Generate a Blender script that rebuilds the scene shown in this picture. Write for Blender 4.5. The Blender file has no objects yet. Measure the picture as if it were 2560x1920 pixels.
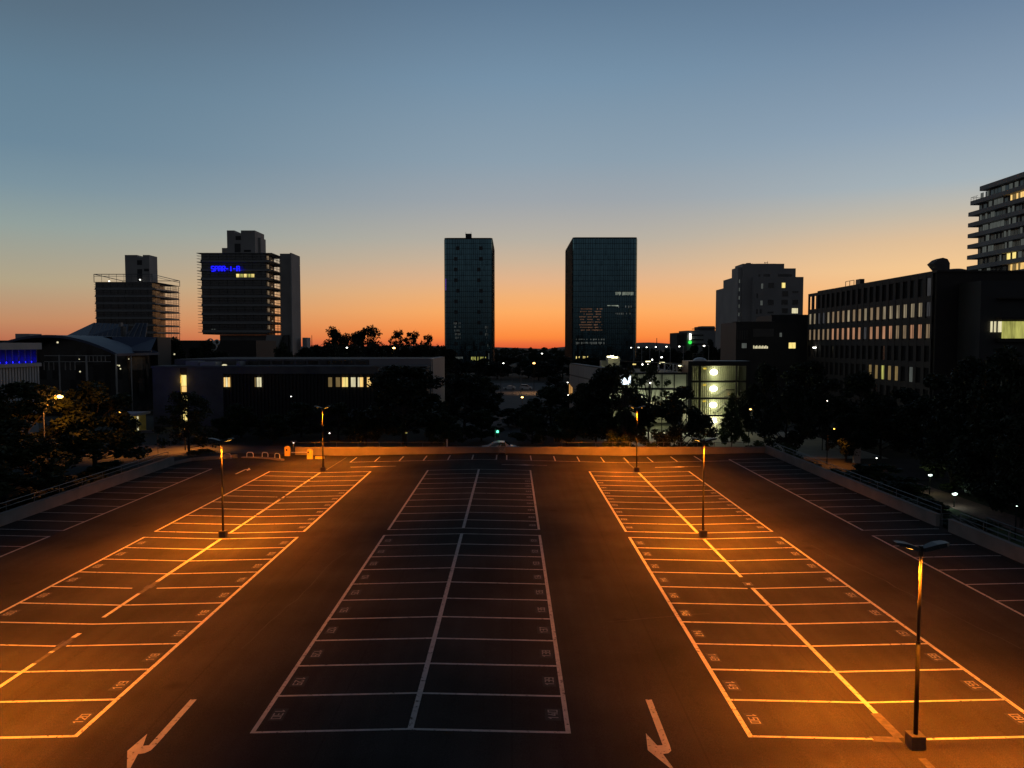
import bpy, math, random
from mathutils import Vector, Matrix
R = math.radians
random.seed(7)
sc = bpy.context.scene
COL = sc.collection

# ------------------------------------------------------------------ camera
CAMH = 12.25; FPX = 1900.0; PITCH = R(2.98)
cam_d = bpy.data.cameras.new("camera")
cam_d.sensor_width = 36.0; cam_d.lens = FPX/2560*36.0
cam_d.clip_start = 0.1; cam_d.clip_end = 20000
cam = bpy.data.objects.new("camera", cam_d); COL.objects.link(cam)
cam.location = (0, 0, CAMH); cam.rotation_euler = (R(90)-PITCH, 0, 0)
sc.camera = cam

# ------------------------------------------------------------------ exposure
sc.view_settings.view_transform = 'Standard'; sc.view_settings.look = 'None'
sc.view_settings.exposure = 0.0; sc.view_settings.gamma = 1.0

# ------------------------------------------------------------------ dusk sky
def lin(c):
    return tuple(((x/255)/12.92 if x/255 <= .04045 else ((x/255+.055)/1.055)**2.4) for x in c)
world = bpy.data.worlds.new("World"); sc.world = world; world.use_nodes = True
nt = world.node_tree; N = nt.nodes; L = nt.links; N.clear()
wo = N.new('ShaderNodeOutputWorld'); bg = N.new('ShaderNodeBackground'); L.new(bg.outputs[0], wo.inputs[0])
tc = N.new('ShaderNodeTexCoord'); sp = N.new('ShaderNodeSeparateXYZ'); L.new(tc.outputs['Generated'], sp.inputs[0])
def ramp(stops):
    n = N.new('ShaderNodeValToRGB'); cr = n.color_ramp; cr.interpolation = 'EASE' if False else 'LINEAR'
    while len(cr.elements) > 1: cr.elements.remove(cr.elements[-1])
    first = True
    for el, c in stops:
        p = (math.sin(R(el))+.1)/1.1
        e = cr.elements[0] if first else cr.elements.new(p)
        e.position = p; first = False
        e.color = (*lin(c), 1)
    L.new(zf.outputs[0], n.inputs[0]); return n
zf = N.new('ShaderNodeMapRange'); zf.inputs[1].default_value = -.1; zf.inputs[2].default_value = 1.0
L.new(sp.outputs[2], zf.inputs[0])
front = ramp([(-5, (120, 45, 30)), (-.3, (222, 92, 52)), (.1, (238, 112, 60)), (.5, (254, 137, 60)), (1.3, (255, 153, 76)), (2.43, (254, 172, 98)),
              (3.6, (243, 178, 118)), (4.82, (227, 180, 139)), (6.2, (205, 180, 153)), (7.75, (184, 176, 163)), (10.6, (158, 165, 171)),
              (13.4, (140, 159, 174)), (18.8, (118, 145, 168)), (23.8, (97, 123, 148)), (34, (50, 66, 90)), (55, (30, 38, 52)), (90, (20, 25, 34))])
left = ramp([(-5, (80, 40, 32)), (-.3, (165, 92, 70)), (.3, (185, 110, 80)), (1.5, (193, 138, 100)), (4, (177, 163, 134)), (7.5, (146, 160, 156)),
             (10, (123, 147, 159)), (12.6, (107, 135, 154)), (16.5, (99, 127, 147)), (20.4, (89, 111, 129)), (34, (44, 56, 74)), (55, (28, 36, 50)), (90, (20, 25, 34))])
right = ramp([(-5, (110, 60, 40)), (0, (235, 140, 80)), (2, (250, 178, 112)), (5.0, (246, 201, 146)), (6.8, (226, 192, 152)), (8.6, (195, 186, 170)), (10.5, (166, 179, 186)),
              (14.5, (139, 160, 180)), (21.1, (106, 130, 156)), (34, (50, 66, 90)), (55, (30, 38, 52)), (90, (20, 25, 34))])
back = ramp([(-5, (16, 16, 18)), (0, (40, 38, 40)), (2.5, (72, 68, 68)), (6, (90, 94, 99)), (15, (80, 86, 94)), (30, (40, 46, 56)), (90, (20, 25, 34))])
# azimuth: x / sqrt(x2+y2) and y
nv = N.new('ShaderNodeCombineXYZ'); L.new(sp.outputs[0], nv.inputs[0]); L.new(sp.outputs[1], nv.inputs[1])
nn = N.new('ShaderNodeVectorMath'); nn.operation = 'NORMALIZE'; L.new(nv.outputs[0], nn.inputs[0])
s2 = N.new('ShaderNodeSeparateXYZ'); L.new(nn.outputs[0], s2.inputs[0])
def mr(src, a, b):
    n = N.new('ShaderNodeMapRange'); n.interpolation_type = 'SMOOTHSTEP'
    n.inputs[1].default_value = a; n.inputs[2].default_value = b; L.new(src, n.inputs[0]); return n.outputs[0]
def mix(f, a, b):
    n = N.new('ShaderNodeMixRGB'); L.new(f, n.inputs[0]); L.new(a, n.inputs[1]); L.new(b, n.inputs[2]); return n.outputs[0]
c1 = mix(mr(s2.outputs[0], -.6, .05), left.outputs[0], front.outputs[0])
c2 = mix(mr(s2.outputs[0], .1, .55), c1, right.outputs[0])
c3 = mix(mr(s2.outputs[1], .72, -.05), c2, back.outputs[0])
L.new(c3, bg.inputs[0]); bg.inputs[1].default_value = 1.0

# the sun itself has set; its last warm rim light comes in flat from beyond the towers
sun_d = bpy.data.lights.new("sun", 'SUN'); sun_d.energy = 0.03; sun_d.angle = R(12); sun_d.color = (1, .55, .3)
sun = bpy.data.objects.new("sun", sun_d); COL.objects.link(sun); sun.rotation_euler = (R(-89), 0, R(-8))

# ------------------------------------------------------------------ helpers
cp_, sp_ = math.cos(PITCH), math.sin(PITCH)
def W(px, py, Y):
    """world point seen at source pixel (2560x1920) when it stands at distance Y"""
    u = (px-1280)/FPX; v = (py-960)/FPX
    y = cp_-v*sp_; z = -sp_-v*cp_; t = Y/y
    return (u*t, Y, CAMH+z*t)
def D(xd, yd, Y): return W(xd*1.15731, yd*1.15731, Y)
def WX(px, Y): return W(px, 861, Y)[0]
def WZ(py, Y): return W(1280, py, Y)[2]

def origin(o):
    v = Vector((0, 0, 0))
    while o is not None: v += o.location; o = o.parent
    return v
class MB:
    def __init__(s): s.v = []; s.f = []
    def add(s, vs, fs):
        n = len(s.v); s.v.extend(vs); s.f.extend([tuple(i+n for i in f) for f in fs]); return s
    def box(s, x0, x1, y0, y1, z0, z1):
        if x0 > x1: x0, x1 = x1, x0
        if y0 > y1: y0, y1 = y1, y0
        if z0 > z1: z0, z1 = z1, z0
        return s.add([(x0,y0,z0),(x1,y0,z0),(x1,y1,z0),(x0,y1,z0),(x0,y0,z1),(x1,y0,z1),(x1,y1,z1),(x0,y1,z1)],
              [(0,3,2,1),(4,5,6,7),(0,1,5,4),(1,2,6,5),(2,3,7,6),(3,0,4,7)])
    def obox(s, c, d, a, z0, z1):
        """box centred c (x,y), size d, turned by a"""
        ca, sa = math.cos(a), math.sin(a); P = []
        for z in (z0, z1):
            for sx, sy in ((-1,-1),(1,-1),(1,1),(-1,1)):
                x, y = sx*d[0]/2, sy*d[1]/2
                P.append((c[0]+x*ca-y*sa, c[1]+x*sa+y*ca, z))
        return s.add(P, [(0,3,2,1),(4,5,6,7),(0,1,5,4),(1,2,6,5),(2,3,7,6),(3,0,4,7)])
    def tube(s, a, b, r, n=6, r2=None):
        a = Vector(a); b = Vector(b); r2 = r if r2 is None else r2
        d = (b-a)
        if d.length < 1e-6: return s
        d.normalize(); u = d.orthogonal().normalized(); w = d.cross(u)
        P = [tuple(a+(u*math.cos(2*math.pi*i/n)+w*math.sin(2*math.pi*i/n))*r) for i in range(n)]
        P += [tuple(b+(u*math.cos(2*math.pi*i/n)+w*math.sin(2*math.pi*i/n))*r2) for i in range(n)]
        F = [(i,(i+1)%n,n+(i+1)%n,n+i) for i in range(n)]+[tuple(range(n-1,-1,-1)),tuple(range(n,2*n))]
        return s.add(P, F)
    def path(s, pts, r, n=6):
        for a, b in zip(pts, pts[1:]): s.tube(a, b, r, n)
        return s
    def prism(s, poly, z0, z1):
        n = len(poly)
        P = [(x,y,z0) for x,y in poly]+[(x,y,z1) for x,y in poly]
        return s.add(P, [tuple(range(n-1,-1,-1)), tuple(range(n,2*n))]+[(i,(i+1)%n,n+(i+1)%n,n+i) for i in range(n)])
    def extY(s, poly, y0, y1):
        """polygon in x,z swept along y"""
        n = len(poly)
        P = [(x,y0,z) for x,z in poly]+[(x,y1,z) for x,z in poly]
        return s.add(P, [tuple(range(n)), tuple(range(2*n-1,n-1,-1))]+[((i+1)%n,i,n+i,n+(i+1)%n) for i in range(n)])
    def extX(s, poly, x0, x1):
        n = len(poly)
        P = [(x0,y,z) for y,z in poly]+[(x1,y,z) for y,z in poly]
        return s.add(P, [tuple(range(n-1,-1,-1)), tuple(range(n,2*n))]+[(i,(i+1)%n,n+(i+1)%n,n+i) for i in range(n)])
    def ball(s, c, r, nu=12, nv=8, sz=None):
        sz = sz or (1,1,1); P = []; F = []
        for j in range(nv+1):
            t = math.pi*j/nv
            for i in range(nu):
                a = 2*math.pi*i/nu
                P.append((c[0]+r*sz[0]*math.sin(t)*math.cos(a), c[1]+r*sz[1]*math.sin(t)*math.sin(a), c[2]+r*sz[2]*math.cos(t)))
        for j in range(nv):
            for i in range(nu):
                F.append((j*nu+i,(j+1)*nu+i,(j+1)*nu+(i+1)%nu,j*nu+(i+1)%nu))
        return s.add(P, F)
    def build(s, name, mat, parent=None, smooth=False, loc=None):
        me = bpy.data.meshes.new(name)
        o = bpy.data.objects.new(name, me); COL.objects.link(o)
        off = Vector((0,0,0))
        if parent is not None: o.parent = parent; off = origin(parent)
        if loc is not None: o.location = Vector(loc)-off; off = Vector(loc)
        me.from_pydata([(x-off.x, y-off.y, z-off.z) for x,y,z in s.v], [], s.f)
        me.materials.append(mat)
        if smooth:
            for p in me.polygons: p.use_smooth = True
        me.update()
        return o
def tag(o, label=None, cat=None, group=None, kind=None):
    if label: o['label'] = label
    if cat: o['category'] = cat
    if group: o['group'] = group
    if kind: o['kind'] = kind
    return o
def thing(name, label, cat, loc, group=None, rz=0):
    o = bpy.data.objects.new(name, None); COL.objects.link(o)
    o.empty_display_size = .5; o.location = loc; o.rotation_euler = (0,0,rz)
    return tag(o, label, cat, group)
def struct(name, mb, mat, parent=None, smooth=False):
    return tag(mb.build(name, mat, parent, smooth), kind=None if parent else 'structure')
def kids(o):
    return [c for c in bpy.data.objects if c.parent == o]
def dup(o, loc, label, rz=0, sc_=None, group=None, cache={}):
    if o.name not in cache: cache[o.name] = [(c, kids(c)) for c in kids(o)]
    r = o.copy(); COL.objects.link(r); r.location = loc; r.rotation_euler = (0,0,rz); r['label'] = label
    if group: r['group'] = group
    if sc_: r.scale = sc_
    for c, gs in cache[o.name]:
        d = c.copy(); COL.objects.link(d); d.parent = r
        for g in gs:
            e = g.copy(); COL.objects.link(e); e.parent = d
    return r
def light(name, kind, loc, energy, color, parent, size=.2, **kw):
    d = bpy.data.lights.new(name, kind); d.energy = energy; d.color = color
    if kind == 'AREA': d.size = size
    else: d.shadow_soft_size = size
    for k, v in kw.items():
        if k != 'rot': setattr(d, k, v)
    o = bpy.data.objects.new(name, d); COL.objects.link(o); o.parent = parent
    o.location = Vector(loc)-origin(parent)
    if 'rot' in kw: o.rotation_euler = kw['rot']
    return o

# ------------------------------------------------------------------ materials
def mat(name, col, rough=.8, metal=0, var=.15, scale=1.5, bump=0, bscale=20, spec=.5, emit=None, es=0, detail=6):
    m = bpy.data.materials.new(name); m.use_nodes = True; t = m.node_tree; b = t.nodes['Principled BSDF']
    b.inputs['Roughness'].default_value = rough; b.inputs['Metallic'].default_value = metal
    b.inputs['Specular IOR Level'].default_value = spec
    tcn = t.nodes.new('ShaderNodeTexCoord')
    nz = t.nodes.new('ShaderNodeTexNoise'); nz.inputs['Scale'].default_value = scale; nz.inputs['Detail'].default_value = detail
    t.links.new(tcn.outputs['Object'], nz.inputs['Vector'])
    rp = t.nodes.new('ShaderNodeMapRange'); rp.inputs[1].default_value = .3; rp.inputs[2].default_value = .7
    rp.inputs[3].default_value = 1-var; rp.inputs[4].default_value = 1+var
    t.links.new(nz.outputs['Fac'], rp.inputs[0])
    mx = t.nodes.new('ShaderNodeVectorMath'); mx.operation = 'SCALE'; mx.inputs[0].default_value = col
    t.links.new(rp.outputs[0], mx.inputs['Scale']); t.links.new(mx.outputs[0], b.inputs['Base Color'])
    if bump:
        n2 = t.nodes.new('ShaderNodeTexNoise'); n2.inputs['Scale'].default_value = bscale; n2.inputs['Detail'].default_value = 4
        t.links.new(tcn.outputs['Object'], n2.inputs['Vector'])
        bp = t.nodes.new('ShaderNodeBump'); bp.inputs['Strength'].default_value = bump; bp.inputs['Distance'].default_value = .02
        t.links.new(n2.outputs['Fac'], bp.inputs['Height']); t.links.new(bp.outputs[0], b.inputs['Normal'])
    if emit:
        b.inputs['Emission Color'].default_value = (*emit, 1); b.inputs['Emission Strength'].default_value = es
    return m
def emis(name, col, s, var=.25, scale=2.0):
    m = bpy.data.materials.new(name); m.use_nodes = True; t = m.node_tree; t.nodes.clear()
    o = t.nodes.new('ShaderNodeOutputMaterial'); e = t.nodes.new('ShaderNodeEmission'); t.links.new(e.outputs[0], o.inputs[0])
    e.inputs[0].default_value = (*col, 1)
    tcn = t.nodes.new('ShaderNodeTexCoord'); nz = t.nodes.new('ShaderNodeTexNoise'); nz.inputs['Scale'].default_value = scale
    mp = t.nodes.new('ShaderNodeMapping'); mp.inputs['Scale'].default_value = (1.3, 1.3, .22); t.links.new(tcn.outputs['Object'], mp.inputs[0]); t.links.new(mp.outputs[0], nz.inputs['Vector'])
    rp = t.nodes.new('ShaderNodeMapRange'); rp.inputs[1].default_value = .3; rp.inputs[2].default_value = .7
    rp.inputs[3].default_value = s*(1-var); rp.inputs[4].default_value = s*(1+var)
    t.links.new(nz.outputs['Fac'], rp.inputs[0]); t.links.new(rp.outputs[0], e.inputs[1])
    return m

def asphalt_mat():
    m = bpy.data.materials.new('asphalt'); m.use_nodes = True; t = m.node_tree; b = t.nodes['Principled BSDF']
    b.inputs['Roughness'].default_value = 1.0; b.inputs['Specular IOR Level'].default_value = .06
    tcn = t.nodes.new('ShaderNodeTexCoord')
    def nz(scale, det=5, stretch=None):
        n = t.nodes.new('ShaderNodeTexNoise'); n.inputs['Scale'].default_value = scale; n.inputs['Detail'].default_value = det
        if stretch:
            mp = t.nodes.new('ShaderNodeMapping'); mp.inputs['Scale'].default_value = stretch
            t.links.new(tcn.outputs['Object'], mp.inputs[0]); t.links.new(mp.outputs[0], n.inputs['Vector'])
        else: t.links.new(tcn.outputs['Object'], n.inputs['Vector'])
        return n.outputs['Fac']
    def rng(src, a, b_, lo, hi):
        n = t.nodes.new('ShaderNodeMapRange'); n.inputs[1].default_value = a; n.inputs[2].default_value = b_
        n.inputs[3].default_value = lo; n.inputs[4].default_value = hi; t.links.new(src, n.inputs[0]); return n.outputs[0]
    def mul(a, b_):
        n = t.nodes.new('ShaderNodeMath'); n.operation = 'MULTIPLY'; t.links.new(a, n.inputs[0]); t.links.new(b_, n.inputs[1]); return n.outputs[0]
    g = mul(rng(nz(38, 3), .35, .65, .72, 1.28), rng(nz(.22, 6), .3, .7, .72, 1.28))
    g = mul(g, rng(nz(.6, 4, (3.0, .12, 1)), .35, .65, .93, 1.07))
    # faint paving lanes laid along the lot, with thin dark seams
    sx = t.nodes.new('ShaderNodeSeparateXYZ'); t.links.new(tcn.outputs['Object'], sx.inputs[0])
    pm = t.nodes.new('ShaderNodeMath'); pm.operation = 'PINGPONG'; pm.inputs[1].default_value = 2.9; t.links.new(sx.outputs[0], pm.inputs[0])
    g = mul(g, rng(pm.outputs[0], .0, .05, .8, 1.0))
    # oil spots
    vo = t.nodes.new('ShaderNodeTexVoronoi'); vo.inputs['Scale'].default_value = .28; vo.inputs['Randomness'].default_value = 1
    t.links.new(tcn.outputs['Object'], vo.inputs['Vector'])
    g = mul(g, rng(vo.outputs['Distance'], .03, .13, .72, 1.0))
    sc_ = t.nodes.new('ShaderNodeVectorMath'); sc_.operation = 'SCALE'; sc_.inputs[0].default_value = (.05, .047, .045)
    t.links.new(g, sc_.inputs['Scale']); t.links.new(sc_.outputs[0], b.inputs['Base Color'])
    bp = t.nodes.new('ShaderNodeBump'); bp.inputs['Strength'].default_value = .35; bp.inputs['Distance'].default_value = .01
    t.links.new(nz(60, 3), bp.inputs['Height']); t.links.new(bp.outputs[0], b.inputs['Normal'])
    return m
def paint_mat():
    m = mat('road_paint', (.56, .54, .52), .8, var=.12, scale=3, spec=.15)
    t = m.node_tree; b = t.nodes['Principled BSDF']
    # worn holes showing the asphalt
    tcn = t.nodes.new('ShaderNodeTexCoord'); n = t.nodes.new('ShaderNodeTexNoise'); n.inputs['Scale'].default_value = 9; n.inputs['Detail'].default_value = 8
    t.links.new(tcn.outputs['Object'], n.inputs['Vector'])
    r = t.nodes.new('ShaderNodeMapRange'); r.inputs[1].default_value = .3; r.inputs[2].default_value = .42; t.links.new(n.outputs['Fac'], r.inputs[0])
    mx = t.nodes.new('ShaderNodeMixRGB'); mx.inputs[1].default_value = (.1, .095, .09, 1)
    src = b.inputs['Base Color'].links[0].from_socket
    t.links.new(r.outputs[0], mx.inputs[0]); t.links.new(src, mx.inputs[2]); t.links.new(mx.outputs[0], b.inputs['Base Color'])
    return m
def glass_mat(name, col, rough=.08, var=.5, cell=(1.5, 1.5, 3.6)):
    """facade glass: dark panes, every pane reflecting slightly differently"""
    m = bpy.data.materials.new(name); m.use_nodes = True; t = m.node_tree; b = t.nodes['Principled BSDF']
    b.inputs['Roughness'].default_value = rough; b.inputs['Specular IOR Level'].default_value = .8; b.inputs['IOR'].default_value = 1.5 if name != 'tower_glass' else 2.1; b.inputs['Specular Tint'].default_value = (1, 1, 1, 1) if name != 'tower_glass' else (.45, .85, 1.0, 1)
    tcn = t.nodes.new('ShaderNodeTexCoord')
    dv = t.nodes.new('ShaderNodeVectorMath'); dv.operation = 'DIVIDE'; dv.inputs[1].default_value = cell; t.links.new(tcn.outputs['Object'], dv.inputs[0])
    fl = t.nodes.new('ShaderNodeVectorMath'); fl.operation = 'FLOOR'; t.links.new(dv.outputs[0], fl.inputs[0])
    wn = t.nodes.new('ShaderNodeTexWhiteNoise'); t.links.new(fl.outputs[0], wn.inputs['Vector'])
    rp = t.nodes.new('ShaderNodeMapRange'); rp.inputs[3].default_value = 1-var; rp.inputs[4].default_value = 1+var; t.links.new(wn.outputs['Value'], rp.inputs[0])
    mx = t.nodes.new('ShaderNodeVectorMath'); mx.operation = 'SCALE'; mx.inputs[0].default_value = col
    t.links.new(rp.outputs[0], mx.inputs['Scale']); t.links.new(mx.outputs[0], b.inputs['Base Color'])
    r2 = t.nodes.new('ShaderNodeMapRange'); r2.inputs[3].default_value = rough; r2.inputs[4].default_value = rough+.15
    t.links.new(wn.outputs['Value'], r2.inputs[0]); t.links.new(r2.outputs[0], b.inputs['Roughness'])
    return m
def clear_glass():
    m = bpy.data.materials.new('clear_glass'); m.use_nodes = True; t = m.node_tree; t.nodes.clear()
    o = t.nodes.new('ShaderNodeOutputMaterial'); mx = t.nodes.new('ShaderNodeMixShader'); tr = t.nodes.new('ShaderNodeBsdfTransparent'); gl = t.nodes.new('ShaderNodeBsdfGlossy')
    tr.inputs[0].default_value = (.85, .88, .84, 1); gl.inputs['Roughness'].default_value = .03; fr = t.nodes.new('ShaderNodeFresnel'); fr.inputs[0].default_value = 1.45
    t.links.new(fr.outputs[0], mx.inputs[0]); t.links.new(tr.outputs[0], mx.inputs[1]); t.links.new(gl.outputs[0], mx.inputs[2]); t.links.new(mx.outputs[0], o.inputs[0])
    return m
def leaf_mat(name, a, b_, tr=.25):
    m = bpy.data.materials.new(name); m.use_nodes = True; t = m.node_tree; b = t.nodes['Principled BSDF']
    b.inputs['Roughness'].default_value = .6; b.inputs['Specular IOR Level'].default_value = .3
    tcn = t.nodes.new('ShaderNodeTexCoord'); n = t.nodes.new('ShaderNodeTexNoise'); n.inputs['Scale'].default_value = .9; n.inputs['Detail'].default_value = 3
    t.links.new(tcn.outputs['Object'], n.inputs['Vector'])
    r = t.nodes.new('ShaderNodeMapRange'); r.inputs[1].default_value = .35; r.inputs[2].default_value = .65; t.links.new(n.outputs['Fac'], r.inputs[0])
    mx = t.nodes.new('ShaderNodeMixRGB'); mx.inputs[1].default_value = (*a, 1); mx.inputs[2].default_value = (*b_, 1)
    t.links.new(r.outputs[0], mx.inputs[0]); t.links.new(mx.outputs[0], b.inputs['Base Color'])
    return m

M = dict(
 asphalt=asphalt_mat(), paint=paint_mat(),
 patch=mat('fresh_bitumen', (.022, .021, .02), .75, var=.2, scale=8),
 number=mat('number_paint', (.27, .26, .25), .6, var=.2, scale=10),
 erased=mat('ground_off_paint', (.085, .08, .075), .85, var=.35, scale=5),
 concrete=mat('parapet_concrete', (.22, .2, .185), .85, var=.15, scale=.8, bump=.2),
 concd=mat('dark_concrete', (.12, .115, .11), .85, var=.2, scale=.5),
 concl=mat('pale_concrete', (.42, .42, .43), .8, var=.08, scale=.3),
 conct=mat('tower_concrete', (.36, .345, .33), .8, var=.12, scale=.15),
 panel=mat('facade_panel', (.25, .245, .25), .6, var=.06, scale=.3),
 dark=mat('dark_facade', (.035, .034, .035), .6, var=.2, scale=.2),
 darkb=mat('brown_facade', (.034, .027, .023), .7, var=.2, scale=.3),
 steel=mat('galvanised_steel', (.2, .205, .21), .45, .6, var=.1, scale=3),
 pole=mat('painted_pole', (.035, .033, .032), .5, .0, var=.15, scale=4, spec=.35),
 black=mat('black_metal', (.02, .02, .022), .4, .3, var=.15, scale=5),
 unlitpane=mat('unlit_pane_dark', (.022, .021, .022), .8, var=.3, scale=1.2, spec=.1),  # darkness of unlit panes put into a matte colour, no sky mirrored
 poleshade=mat('shaded_pole_tone', (.016, .015, .015), .7, .0, var=.2, scale=4, spec=.15),  # shade on the lower pole put into its colour
 block=mat('base_block', (.07, .065, .06), .9, var=.25, scale=4, bump=.3),
 yellow=mat('yellow_paint', (.75, .55, .12), .5, var=.1, scale=4),
 white=mat('white_paint', (.75, .75, .74), .35, var=.04, scale=2),
 carw=mat('white_car_paint', (.72, .72, .73), .25, var=.02, scale=1, spec=.6),
 tyre=mat('tyre_rubber', (.02, .02, .02), .8, var=.2, scale=5),
 carglass=mat('car_window', (.01, .011, .012), .06, var=.1, spec=.9),
 ground=mat('ground_earth', (.03, .034, .022), .95, var=.35, scale=.08, bump=.4, bscale=2),
 grass=mat('lawn', (.045, .075, .02), .95, var=.3, scale=.8, bump=.5, bscale=9),
 road=mat('road_asphalt', (.055, .052, .05), .85, var=.2, scale=.4, bump=.2),
 pave=mat('plaza_paving', (.42, .42, .38), .85, var=.12, scale=.7, bump=.2),
 brick=mat('brick_path', (.2, .115, .1), .85, var=.25, scale=3, bump=.4),
 hill=mat('far_hill', (.1, .07, .075), 1, var=.2, scale=.003),
 bark=mat('bark', (.05, .042, .035), .9, var=.3, scale=4, bump=.5),
 bronze=glass_mat('dark_window_glass', (.012, .013, .015), .12, .5, (1.2, 1.2, 3.0)),
 tglass=glass_mat('tower_glass', (.006, .013, .019), .07, .55, (1.45, 1.45, 3.6)),
 shade=glass_mat('shaded_glass', (.004, .008, .011), .3, .3),
 mull=mat('mullion_metal', (.02, .024, .028), .5, .2, var=.1),
 clear=clear_glass(),
 ribbed=mat('ribbed_metal', (.42, .43, .44), .55, .1, var=.06, scale=.5),
 cladding=mat('corrugated_cladding', (.5, .5, .42), .6, .1, var=.08, scale=.6),
 roofblue=mat('zinc_roof', (.06, .075, .13), .5, .2, var=.12, scale=.25),
 solar=mat('roof_glazing', (.05, .06, .08), .2, .0, var=.3, scale=.5, spec=.8),
 leafA=leaf_mat('leaves_dark', (.02, .03, .012), (.045, .06, .022)),
 leafB=leaf_mat('leaves_green', (.035, .055, .018), (.075, .1, .035)),
 leafC=leaf_mat('needles_dark', (.015, .022, .012), (.03, .04, .02)),
)
E_ = dict(
 warm=emis('lit_window_warm', (1, .62, .2), 1.0), yellow=emis('lit_window_yellow', (1, .78, .25), 1.0), pale=emis('lit_window_pale', (1, .9, .55), .7),
 lime=emis('lit_window_lime', (.8, .78, .2), .42, .5, 1.5), dim=emis('lit_window_dim', (.8, .55, .22), .22), grey=emis('lit_or_mirrored_grey', (.5, .55, .5), .13),
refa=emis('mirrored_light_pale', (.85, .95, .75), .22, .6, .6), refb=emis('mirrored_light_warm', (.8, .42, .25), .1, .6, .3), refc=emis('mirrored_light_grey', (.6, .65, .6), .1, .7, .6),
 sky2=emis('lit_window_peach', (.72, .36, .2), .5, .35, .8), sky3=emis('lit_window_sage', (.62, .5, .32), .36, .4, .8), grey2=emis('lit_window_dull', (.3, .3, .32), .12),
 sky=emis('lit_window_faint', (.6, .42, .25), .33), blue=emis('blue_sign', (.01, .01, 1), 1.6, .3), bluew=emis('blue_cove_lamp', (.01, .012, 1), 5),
 sodium=emis('sodium_lens', (1, .45, .06), 7, .05), sodiumh=emis('sodium_hot', (1, .55, .15), 9, .05),
 whitel=emis('white_lamp_lens', (1, .97, .85), 6, .05), whiteb=emis('white_screen', (.8, .92, 1), 2.2, .6, 1.5), cyan=emis('cool_lamp_lens', (.75, 1, .85), 4, .05),
 green=emis('green_signal_lens', (.12, 1, .5), 3, .05), greenf=emis('green_sign', (.05, 1, .1), 1.2), hall=emis('stair_lamp_glass', (1, .95, .62), 16, .03),
 amber=emis('amber_lamp_glass', (1, .7, .1), .9, .1), tube=emis('fluorescent_tube', (1, .92, .5), 5, .2), orange=emis('orange_lamp_lens', (1, .5, .15), 5, .1),
)

# ------------------------------------------------------------------ terrain and roads
def sm(x, a, b):
    t = max(0, min(1, (x-a)/(b-a))); return t*t*(3-2*t)
def th(X, Y):
    z = -0.55-2.35*sm(X, 8, 22)*sm(Y, 40, 84) if X < 28.3 else -2.9
    if X >= 28.3: z = -2.9
    if X < -34: z = -0.9+.4*sm(Y, 70, 85)
    f = sm(Y, 125, 170); z = z*(1-f)-3.0*f
    if Y > 450: z -= (Y-450)*.0044
    return z
def tgrid(xs, ys, dz=0):
    m = MB(); P = [(x, y, th(x, y)+dz) for y in ys for x in xs]; n = len(xs); F = []
    for j in range(len(ys)-1):
        for i in range(n-1): F.append((j*n+i, j*n+i+1, (j+1)*n+i+1, (j+1)*n+i))
    return m.add(P, F)
xs = [-9000, -4000, -1500, -600, -300, -150, -100, -70, -50]+[x*1.0 for x in range(-42, 46, 2)]+[28.29, 28.31, 50, 60, 80, 100, 150, 300, 600, 1500, 4000, 9000]
xs = sorted(set(xs))
ys = [-60, -20, 0, 20, 30, 40, 50, 60, 66, 72, 78, 82, 86, 90, 95, 100, 106, 112, 118, 125, 132, 140, 150, 160, 170, 200, 260, 400, 700, 1200, 2500, 5000, 9000]
struct('ground', tgrid(xs, ys), M['ground'], smooth=True)
# streets beyond the lot
struct('street', tgrid([-120, -80, -60, -45, -34.6, -30, -26, -20, -14, -8, -2, 4, 8, 10, 12], [86.5, 90, 95.5], .02), M['road'], smooth=True)
struct('avenue', tgrid([-8, -4, 0, 4, 8, 12, 16], [96, 110, 125, 132, 140, 150, 160, 170, 200, 260, 300], .04), M['road'])
struct('cross_street', tgrid([-60, -30, 0, 20, 45], [248, 252, 262], .07), M['road'])
struct('plaza', tgrid([13, 16, 18, 20, 22, 26, 28.2, 28.4, 34, 42, 50], [85.5, 90, 95, 100, 106, 112, 118, 125, 131], .03), M['pave'], smooth=True)
struct('footpath', tgrid([40.7, 42.5, 44.4], [30, 40, 50, 60, 66, 72, 78, 90, 100], .05), M['brick'])
struct('lawn', tgrid([28.6, 31, 34, 37, 40.6], [20, 30, 40, 50, 60, 66, 72, 78, 85], .02), M['grass'])
struct('sloping_lawn', MB().add([(5, 104, -.6), (13, 96, -1.6), (16, 128, -2.6), (9, 140, -.8), (7, 125, .6)], [(0, 1, 2, 3, 4)]), M['grass'])
# far hills: low ridges several kilometres out
def ridge(name, y, x0, x1, h, seed, mt, depth=1500, step=60):
    rnd = random.Random(seed); m = MB(); n = int((x1-x0)/step); P = []; ph = [rnd.random()*6 for _ in range(4)]
    for i in range(n+1):
        t = i/n; x = x0+(x1-x0)*t
        zz = h*(math.sin(math.pi*t)**.6)*(.75+.13*math.sin(5*t+ph[0])+.08*math.sin(13*t+ph[1])+.04*math.sin(31*t+ph[2]))
        P += [(x, y, -30), (x, y+depth*.35, -26+zz), (x, y+depth, -45)]
    F = []
    for i in range(n):
        a = i*3; F += [(a, a+3, a+4, a+1), (a+1, a+4, a+5, a+2)]
    return struct(name, m.add(P, F), mt, smooth=True)
ridge('hills', 5200, 250, 2300, 66, 3, M['hill'])
ridge('hills', 5600, -3400, 300, 34, 5, M['hill'])
ridge('hills', 5000, 1500, 4600, 85, 8, M['hill'])

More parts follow.
